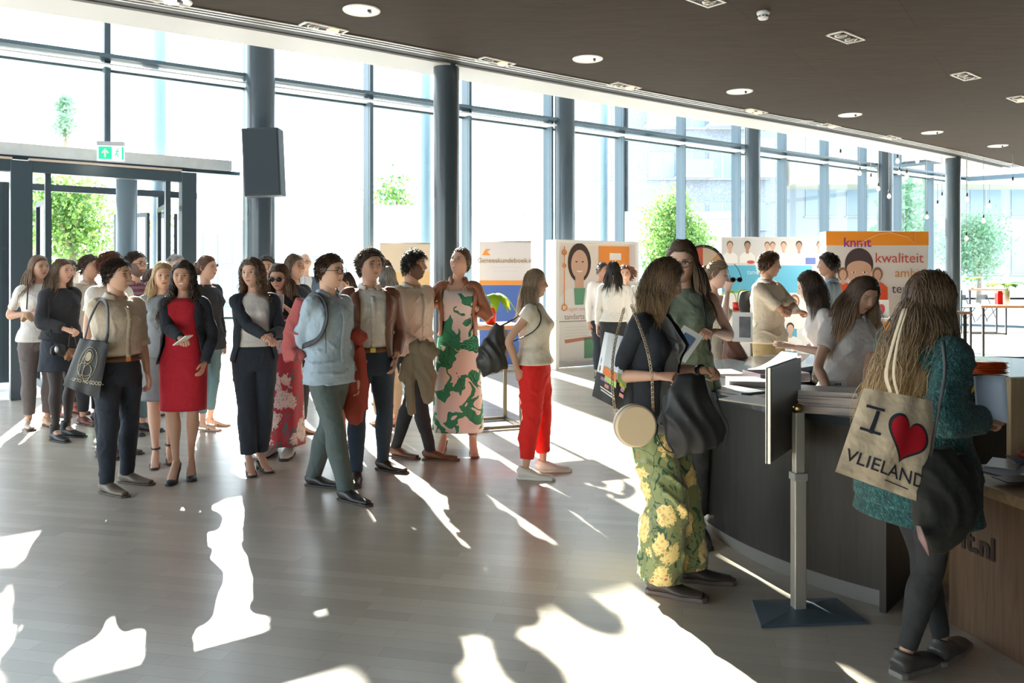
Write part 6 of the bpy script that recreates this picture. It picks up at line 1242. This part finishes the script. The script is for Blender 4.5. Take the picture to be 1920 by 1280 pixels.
c_ = Wp(1768, 900, 2.84); e = place('black_jacket', 'black jacket bundled over a black shoulder bag on the teal coat woman', 'jacket', c_, [([Wp(1755, 840, 2.86), Wp(1765, 900, 2.84), Wp(1765, 980, 2.84), Wp(1748, 1035, 2.85)], [(.05, .04), (.10, .06), (.105, .06), (.03, .03)]), ([Wp(1790, 850, 2.9), Wp(1805, 920, 2.88), Wp(1800, 990, 2.88)], [.04, .065, .04])], .010, .006, cloth('black jacket cloth', (.010, .011, .009)), 4)
strap([Wp(1745, 855, 2.8)-c_, Wp(1757, 780, 2.76)-c_, Wp(1772, 700, 2.80)-c_, Wp(1768, 640, 2.95)-c_], .010, blk, e)
q = M(); q.tube([Wp(1722, 985, 2.79)-c_, Wp(1730, 1012, 2.78)-c_, Wp(1742, 1040, 2.79)-c_], [(.02, .004), (.03, .006), (.004, .004)], 8); q.build('striped_lining', mat('pink grey lining', (.20, .12, .12), .6), e)
# papers and pen in the teal coat woman's hands
o = empty('sheet_of_paper', Wp(1856, 740, 3.02), 0, 'pale blue sheet of paper in the hand of the teal coat woman', 'paper'); q = M(); g_ = np.array([[(u*.125-.062+.01*(1-v), .03*math.sin(u*3), v*.14-.07-.02*u*(1-v)*2) for v in np.linspace(0, 1, 5)] for u in np.linspace(0, 1, 9)]); q.grid(g_); s_ = q.build('sheet', mat('pale blue paper', (.42, .50, .62), .6), o).modifiers.new('s', 'SOLIDIFY'); s_.thickness = .0015
p_ = Wp(1823, 733, 3.04); q = M(); q.tube([(0, 0, 0), (.022, 0, .055)], .005, 8); q.tube([(0, 0, 0), (-.004, 0, -.01)], [.005, .001], 8); o = q.build('pen', mat('orange pen', (.85, .35, .02), .3)); o.location = p_; tag(o, 'orange pen held by the teal coat woman', 'pen')

# floral woman: round bag, chain, black totes, leaflet
cc_ = Wp(1190, 797, 3.66); o = empty('round_handbag', tuple(cc_), .15, 'round cream handbag hanging on a chain in front of floral trousers', 'handbag'); q = M(); q.lathe([(.002, -.03), (.088, -.03), (.096, -.024), (.096, .024), (.088, .03), (.002, .03)], n=48)
b_ = q.build('bag_body', mat('cream leather', (.70, .56, .38), .45, bmp=(80, .001, .3)), o, auto=.6); b_.rotation_euler = (PI/2, 0, 0); q = M(); q.lathe([(.0975, .004), (.099, .006), (.099, .012), (.0975, .014)], n=48); b_ = q.build('zip', mat('grey zip', (.3, .28, .28), .4), o); b_.rotation_euler = (PI/2, 0, 0)
gold = mat('old gold chain', (.40, .30, .20), .35, .8)
def chain(par, pts, n, r=.006):
    P_ = catmull(np.array(pts), 20); d_ = np.r_[0, np.cumsum(np.linalg.norm(np.diff(P_, axis=0), axis=1))]; t_ = np.linspace(0, d_[-1], n); Q_ = np.array([[np.interp(t, d_, P_[:, k]) for k in range(3)] for t in t_]); q = M()
    for i in range(n-1): a, b = Q_[i], Q_[i+1]; L_ = np.linalg.norm(b-a); u = unit(b-a); w_ = np.cross(u, (0, 1, 0) if i % 2 else (1, 1, 0)); w_ = unit(w_); q.tube([(a+b)/2+u*L_*.62*math.cos(t)+w_*r*.62*math.sin(t) for t in np.linspace(0, 2*PI, 9)], r*.26, 5, cap=False)
    return q.build('chain', gold, par)
chain(o, [Wp(1226, 772, 3.66)-cc_, Wp(1216, 700, 3.56)-cc_, Wp(1206, 640, 3.60)-cc_, Wp(1192, 572, 3.80)-cc_], 44, .009); chain(o, [Wp(1153, 770, 3.68)-cc_, Wp(1150, 700, 3.72)-cc_, Wp(1165, 640, 3.86)-cc_, Wp(1185, 578, 3.92)-cc_], 44, .009)
o, S = bag('tote_bag', 'black and clear tote bag with a colourful print behind the floral woman', [Wp(1134, 622, 4.02), Wp(1200, 640, 4.0), Wp(1205, 790, 3.94), Wp(1110, 742, 3.98)], .04, blk, 'tote bag')
on_bag(o, S, [(u, v) for v in np.linspace(0, .62, 6) for u in np.linspace(0, .55, 6)], [(i*6+j, i*6+j+1, i*6+j+7, i*6+j+6) for i in range(5) for j in range(5)], mat('clear white plastic', (.70, .74, .78), .15), 'clear_panel')
for i, (u, v, du, dv, c) in enumerate([(.12, .50, .3, .12, (.80, .22, .04)), (.18, .60, .25, .10, (.45, .62, .18)), (.45, .52, .2, .12, (.35, .5, .2)), (.1, .66, .5, .05, (.45, .2, .5)), (.2, .74, .4, .05, (.75, .35, .3)), (.5, .62, .12, .06, (.75, .7, .1)), (.12, .80, .3, .02, (.7, .7, .7)), (.14, .84, .3, .02, (.7, .7, .7))]): on_bag(o, S, [(u, v), (u+du, v+.04), (u+du, v+dv+.04), (u, v+dv)], [(0, 1, 2, 3)], mat('bag print %d' % i, c, .5), 'printed_block', .008)
c_ = Wp(1300, 780, 3.72); e = place('drawstring_bag', 'large black drawstring bag held at the desk by the floral woman', 'bag', c_, [([Wp(1295, 700, 3.70), Wp(1295, 750, 3.68), Wp(1302, 810, 3.66), Wp(1312, 845, 3.66)], [(.06, .04), (.12, .06), (.145, .06), (.12, .05)]), ([Wp(1262, 740, 3.73), Wp(1250, 800, 3.72)], [.04, .05])], .011, .007, blk, 3)
strap([Wp(1338, 715, 3.72)-c_, Wp(1352, 770, 3.66)-c_, Wp(1366, 800, 3.68)-c_, Wp(1358, 845, 3.70)-c_], .003, blk, e, 'drawstring', 1); strap([Wp(1230, 810, 3.62)-c_, Wp(1245, 840, 3.6)-c_, Wp(1262, 848, 3.6)-c_, Wp(1255, 832, 3.6)-c_], .003, blk, e, 'drawstring', 1)
o = empty('leaflet', Wp(1305, 702, 3.82), .2, 'cream folded leaflet in the hands of the floral woman', 'leaflet'); q = M(); g_ = np.array([[(u*.15-.075, v*.09-.045, .02*math.sin(u*2.6)-.045*u) for v in np.linspace(0, 1, 4)] for u in np.linspace(0, 1, 10)]); q.grid(g_); s_ = q.build('sheet', mat('cream paper', (.72, .62, .45), .6), o).modifiers.new('s', 'SOLIDIFY'); s_.thickness = .0015
q = M(); w_ = A30.world(A30.wr[1-1]); d_ = unit(A30.R @ (A30.wr[0]-A30.el[0])); q.tube([w_-d_*.045, w_-d_*.02], .030, 14); o = q.build('wristwatch', mat('watch dark', (.03, .03, .03), .3, .6)); tag(o, 'dark wristwatch on the further wrist of the floral trousers woman', 'watch')

# red trousers woman: drawstring bag
c_ = Wp(925, 655, 6.22); e = place('drawstring_bag', 'dark grey drawstring bag on the back of the red trousers woman', 'bag', c_, [([Wp(938, 608, 6.2), Wp(928, 640, 6.2), Wp(922, 672, 6.2), Wp(930, 698, 6.2)], [(.04, .03), (.09, .06), (.125, .08), (.11, .06)])], .012, .010, cloth('charcoal nylon', (.03, .03, .03), (9, .012, .5, (1, 1, 1), 2), .4, 0), 5)
sw_ = lambda P, i, d: P.world(P.sh[i]+np.array(d))-c_
strap([Wp(938, 612, 6.18)-c_, sw_(A26, 1, (.02, .10, -.04)), sw_(A26, 1, (.03, .03, .050)), sw_(A26, 1, (.02, -.05, .03)), sw_(A26, 1, (.01, -.085, -.06)), sw_(A26, 1, (-.03, -.02, -.16)), Wp(938, 650, 6.12)-c_], .007, blk, e)
# red backpack
c_ = Wp(552, 625, 5.84); e = place('backpack', 'dusty red backpack on the man in the light blue shirt', 'backpack', c_, [([Wp(568, 560, 5.84), Wp(560, 600, 5.86), Wp(554, 640, 5.86), Wp(556, 676, 5.84)], [(.05, .05), (.085, .07), (.10, .08), (.095, .07)]), ([Wp(545, 655, 5.76), Wp(556, 668, 5.74), Wp(570, 662, 5.76)], [.04, .045, .04])], .010, .006, cloth('dusty red canvas', (.40, .09, .09)), 6)
strap([sw_(A19, 1, (.045, .13, -.02)), sw_(A19, 1, (.050, .06, .050)), sw_(A19, 1, (.050, .0, .062)), sw_(A19, 1, (.045, -.09, .01)), sw_(A19, 1, (.030, -.125, -.12)), sw_(A19, 1, (-.005, -.08, -.24)), sw_(A19, 1, (-.02, .06, -.30))], .024, blk, e); strap([sw_(A19, 1, (.02, -.13, -.16)), sw_(A19, 1, (.02, -.135, -.34))], .006, blk, e, 'strap_end'); strap([Wp(540, 620, 5.76)-c_, Wp(556, 626, 5.72)-c_, Wp(572, 622, 5.76)-c_], .007, cloth('dusty red canvas', (.4, .09, .09)), e, 'flap_edge')
# red coat on the forearm, khaki coat
c_ = Wp(665, 700, 5.98); e = place('red_coat', 'rust red coat draped over the leather jacket man forearm', 'coat', c_, [([Wp(650, 632, 6.0), Wp(668, 625, 5.98), Wp(684, 640, 5.98)], [.05, .06, .04]), ([Wp(654, 640, 6.0), Wp(656, 700, 5.98), Wp(662, 760, 5.98), Wp(668, 795, 5.98)], [(.07, .05), (.085, .06), (.085, .05), (.05, .04)]), ([Wp(675, 650, 5.98), Wp(680, 720, 5.98), Wp(684, 770, 5.98)], [.035, .045, .03])], .011, .009, cloth('rust red cloth', (.36, .055, .035)), 7)
c_ = Wp(790, 700, 6.3); kh = cloth('khaki coat cloth', (.22, .17, .11)); e = place('khaki_coat', 'khaki coat bunched over the bearded man arm', 'coat', c_, [([Wp(770, 655, 6.32), Wp(795, 650, 6.3), Wp(818, 668, 6.3)], [.055, .07, .05]), ([Wp(790, 660, 6.3), Wp(800, 710, 6.28), Wp(804, 755, 6.28)], [(.09, .05), (.08, .05), (.045, .03)]), ([Wp(772, 665, 6.3), Wp(768, 720, 6.28), Wp(772, 778, 6.28)], [.05, .04, .035]), ([Wp(765, 668, 6.3), Wp(756, 700, 6.3), Wp(752, 715, 6.3)], [.04, .035, .02])], .010, .010, kh, 8)
# tote with drawing on the beige shirt man
o, S = bag('tote_bag', 'black tote bag with a pale line drawing and small lettering on the beige shirt man', [Wp(150, 634, 5.72), Wp(205, 642, 5.68), Wp(185, 748, 5.66), Wp(118, 722, 5.72)], .03, blk, 'tote bag'); cr_ = mat('cream print', (.50, .45, .33), .7); c_ = np.array(o.location)
for (u, v, a_, b__, n_) in [(.55, .42, .26, .30, 30), (.55, .30, .12, .13, 24), (.52, .55, .2, .12, 24), (.6, .6, .1, .16, 20), (.45, .5, .06, .2, 20)]:
    q = M(); q.tube([S(u+a_*math.cos(t), v+b__*math.sin(t), .006) for t in np.linspace(0, 2*PI, n_)], .0022, 5, cap=False); q.build('drawn_line', cr_, o)
on_bag(o, S, [(.55+.08*math.cos(t), .30+.09*math.sin(t)) for t in np.linspace(0, 2*PI, 16, endpoint=False)], [tuple(range(16))], cr_, 'drawn_face', .006); bag_text(o, S, '- UP TO NO GOOD -', .18, .84, .095, 1.0, cr_, .1, bold=.02)
strap([S(.2, 0, 0), Wp(168, 600, 5.66)-c_, Wp(188, 562, 5.74)-c_, Wp(201, 575, 5.64)-c_, Wp(202, 620, 5.56)-c_, S(.9, 0, 0)], .014, blk, o, 'handle')
# handbags of the black sweater woman
c_ = Wp(108, 655, 7.42); e = place('handbag', 'small black handbag on the black sweater woman', 'handbag', c_, [([Wp(98, 655, 7.42), Wp(108, 657, 7.42), Wp(120, 655, 7.42)], [(.05, .05), (.075, .06), (.05, .05)])], .010, .004, blk, 9); q = M(); q.sphere(Wp(106, 655, 7.33)-c_, (.02, .01, .03), 10, 8); q.build('silver_clasp', mat('silver clasp', (.35, .36, .38), .4, .8), e); strap([Wp(99, 648, 7.4)-c_, Wp(92, 600, 7.4)-c_, Wp(90, 555, 7.5)-c_], .008, blk, e)
c_ = Wp(136, 665, 7.55); e = place('handbag', 'tan brown handbag hanging beside the black one', 'handbag', c_, [([Wp(128, 662, 7.55), Wp(137, 668, 7.55), Wp(146, 662, 7.55)], [(.06, .05), (.10, .06), (.06, .05)])], .010, .004, cloth('tan bag leather', (.25, .11, .05), (30, .004, .4, (1, 1, 1), 3), .45, 0), 10); strap([Wp(128, 650, 7.5)-c_, Wp(134, 612, 7.45)-c_, Wp(144, 650, 7.5)-c_], .007, brownl, e)
c_ = Wp(52, 592, 8.0); e = place('handbag', 'tan handbag at the waist of the white tee woman, far left', 'handbag', c_, [([Wp(44, 592, 8.0), Wp(52, 596, 8.0), Wp(60, 592, 8.0)], [(.05, .04), (.07, .05), (.05, .04)])], .011, .003, cloth('pale tan leather', (.45, .28, .16), rough=.5), 11); strap([Wp(50, 580, 8.0)-c_, Wp(54, 535, 8.05)-c_, Wp(66, 520, 8.2)-c_], .012, brownl, e)
# phones, papers, sunglasses
pm_ = mat('phone dark glass', (.02, .02, .025), .1); whp = mat('white phone', (.75, .73, .70), .3)
def phone(P, i, label, m, rot, off=(0, -.03, .02)): 
    def b(o): q = M(); q.box((0, 0, 0), (.072, .009, .148)); q.build('phone_case', m, o, smooth=False, bevel=.006); q = M(); q.box((0, .0055, 0), (.064, .002, .134)); q.build('phone_screen', pm_, o, smooth=False)
    return held(P, i, 'smartphone', label, 'phone', None, None, rot, off, b)
phone(A11, 1, 'white smartphone held by the red dress woman', whp, (60, 0, 60)); phone(A15, 0, 'white smartphone held up by the sunglasses woman', whp, (-15, 0, 10))
p_ = A32.world(A32.palm[1])+np.array((.045, -.03, .02)); o = empty('sunglasses', tuple(p_), .3, 'pair of sunglasses lifted by the woman in the cream top', 'sunglasses'); q = M()
for s_ in (-1, 1): q.tube([(s_*.031+.024*math.cos(t), 0, .018*math.sin(t)) for t in np.linspace(0, 2*PI, 17)], .0035, 6, cap=False)
q.tube([(-.008, 0, 0), (.008, 0, 0)], .003, 6); q.build('frame', mat('tortoise frame', (.10, .05, .02), .3), o); q = M(); [q.sphere((s_*.031, 0, 0), (.023, .002, .017), 12, 6) for s_ in (-1, 1)]; q.build('lens', LENS, o)
for s_ in (-1, 1): q = M(); q.tube([(s_*.055, 0, .004), (s_*.05-.02, .02, .09), (s_*.05-.05, .03, .13)], .0028, 6); q.build('temple_arm', FRM, o)
o = empty('photo_sheet', Wp(1392, 613, 6.5), -.4, 'white sheet with a dark photo held beside the khaki man', 'paper'); q = M(); q.box((0, 0, 0), (.16, .002, .24)); q.build('sheet', paper, o, smooth=False); q = M(); q.box((.02, -.002, .0), (.09, .002, .17)); q.build('photo', mat('photo print', (.10, .10, .12), .3, var=.8), o, smooth=False)
c_ = Wp(1376, 660, 6.6); e = place('handbag', 'tall brown leather handbag on the arm of the cream top woman', 'handbag', c_, [([Wp(1366, 632, 6.6), Wp(1372, 650, 6.6), Wp(1380, 680, 6.6)], [(.04, .03), (.08, .05), (.12, .06)])], .010, .005, leather, 12)
o = empty('leaflet', tuple(A31.world(A31.palm[1]+np.array((.03, -.05, 0)))), -.5, 'blue and white leaflet held by the sage waistcoat woman', 'leaflet'); q = M(); q.box((0, 0, 0), (.13, .003, .19)); q.build('sheet', paper, o, smooth=False).rotation_euler = (-.5, .5, 0); q = M(); q.box((0, -.003, .01), (.07, .003, .10)); q.build('blue_photo', mat('blue photo', (.12, .2, .35), .4), o, smooth=False).rotation_euler = (-.5, .5, 0)
h_ = A31.H; e = empty('backpack', tuple(A31.loc), A31.yaw, 'black backpack on the sage waistcoat woman', 'backpack'); blob([([A31.sp((0, .17, .60*h_)), A31.sp((0, .18, .70*h_)), A31.sp((0, .15, .79*h_))], [(.11, .07), (.13, .08), (.08, .05)])], 'pack_body', blk, e)
for s_ in (1, -1): strap([A31.sp((s_*.10, .10, .80*h_)), A31.sp((s_*.105, .02, .838*h_)), A31.sp((s_*.105, -.095, .79*h_)), A31.sp((s_*.12, -.12, .72*h_)), A31.sp((s_*.15, -.03, .64*h_)), A31.sp((s_*.12, .10, .60*h_))], .028, blk, e)
c_ = Wp(1402, 568, 8.15); e = place('shoulder_bag', 'black shoulder bag behind the arms crossed man', 'bag', c_, [([Wp(1400, 545, 8.15), Wp(1402, 568, 8.15), Wp(1404, 592, 8.15)], [(.07, .05), (.10, .06), (.07, .05)])], .012, .004, blk, 13)
q = M(); q.tube([A33.sp((s*.05, -.05, .845*A33.H)) if k == 0 else A33.sp((s*.03*(1-k), -.115-.0*k, (.845-.2*k)*A33.H)) for s, k in ((1, 0), (1, .4), (1, 1), (-1, 1), (-1, .4), (-1, 0))], .005, 5); o = q.build('lanyard', mat('orange lanyard', (.55, .25, .12), .6)); o.location = tuple(A33.loc); o.rotation_euler = (0, 0, A33.yaw); tag(o, 'orange lanyard round the neck of the arms crossed man', 'lanyard')
# every object with a category is a thing
for o in COL.objects:
    if o.parent is None and 'category' in o and 'kind' not in o: o['kind'] = 'thing'
bpy.data.scenes.remove(TMP)
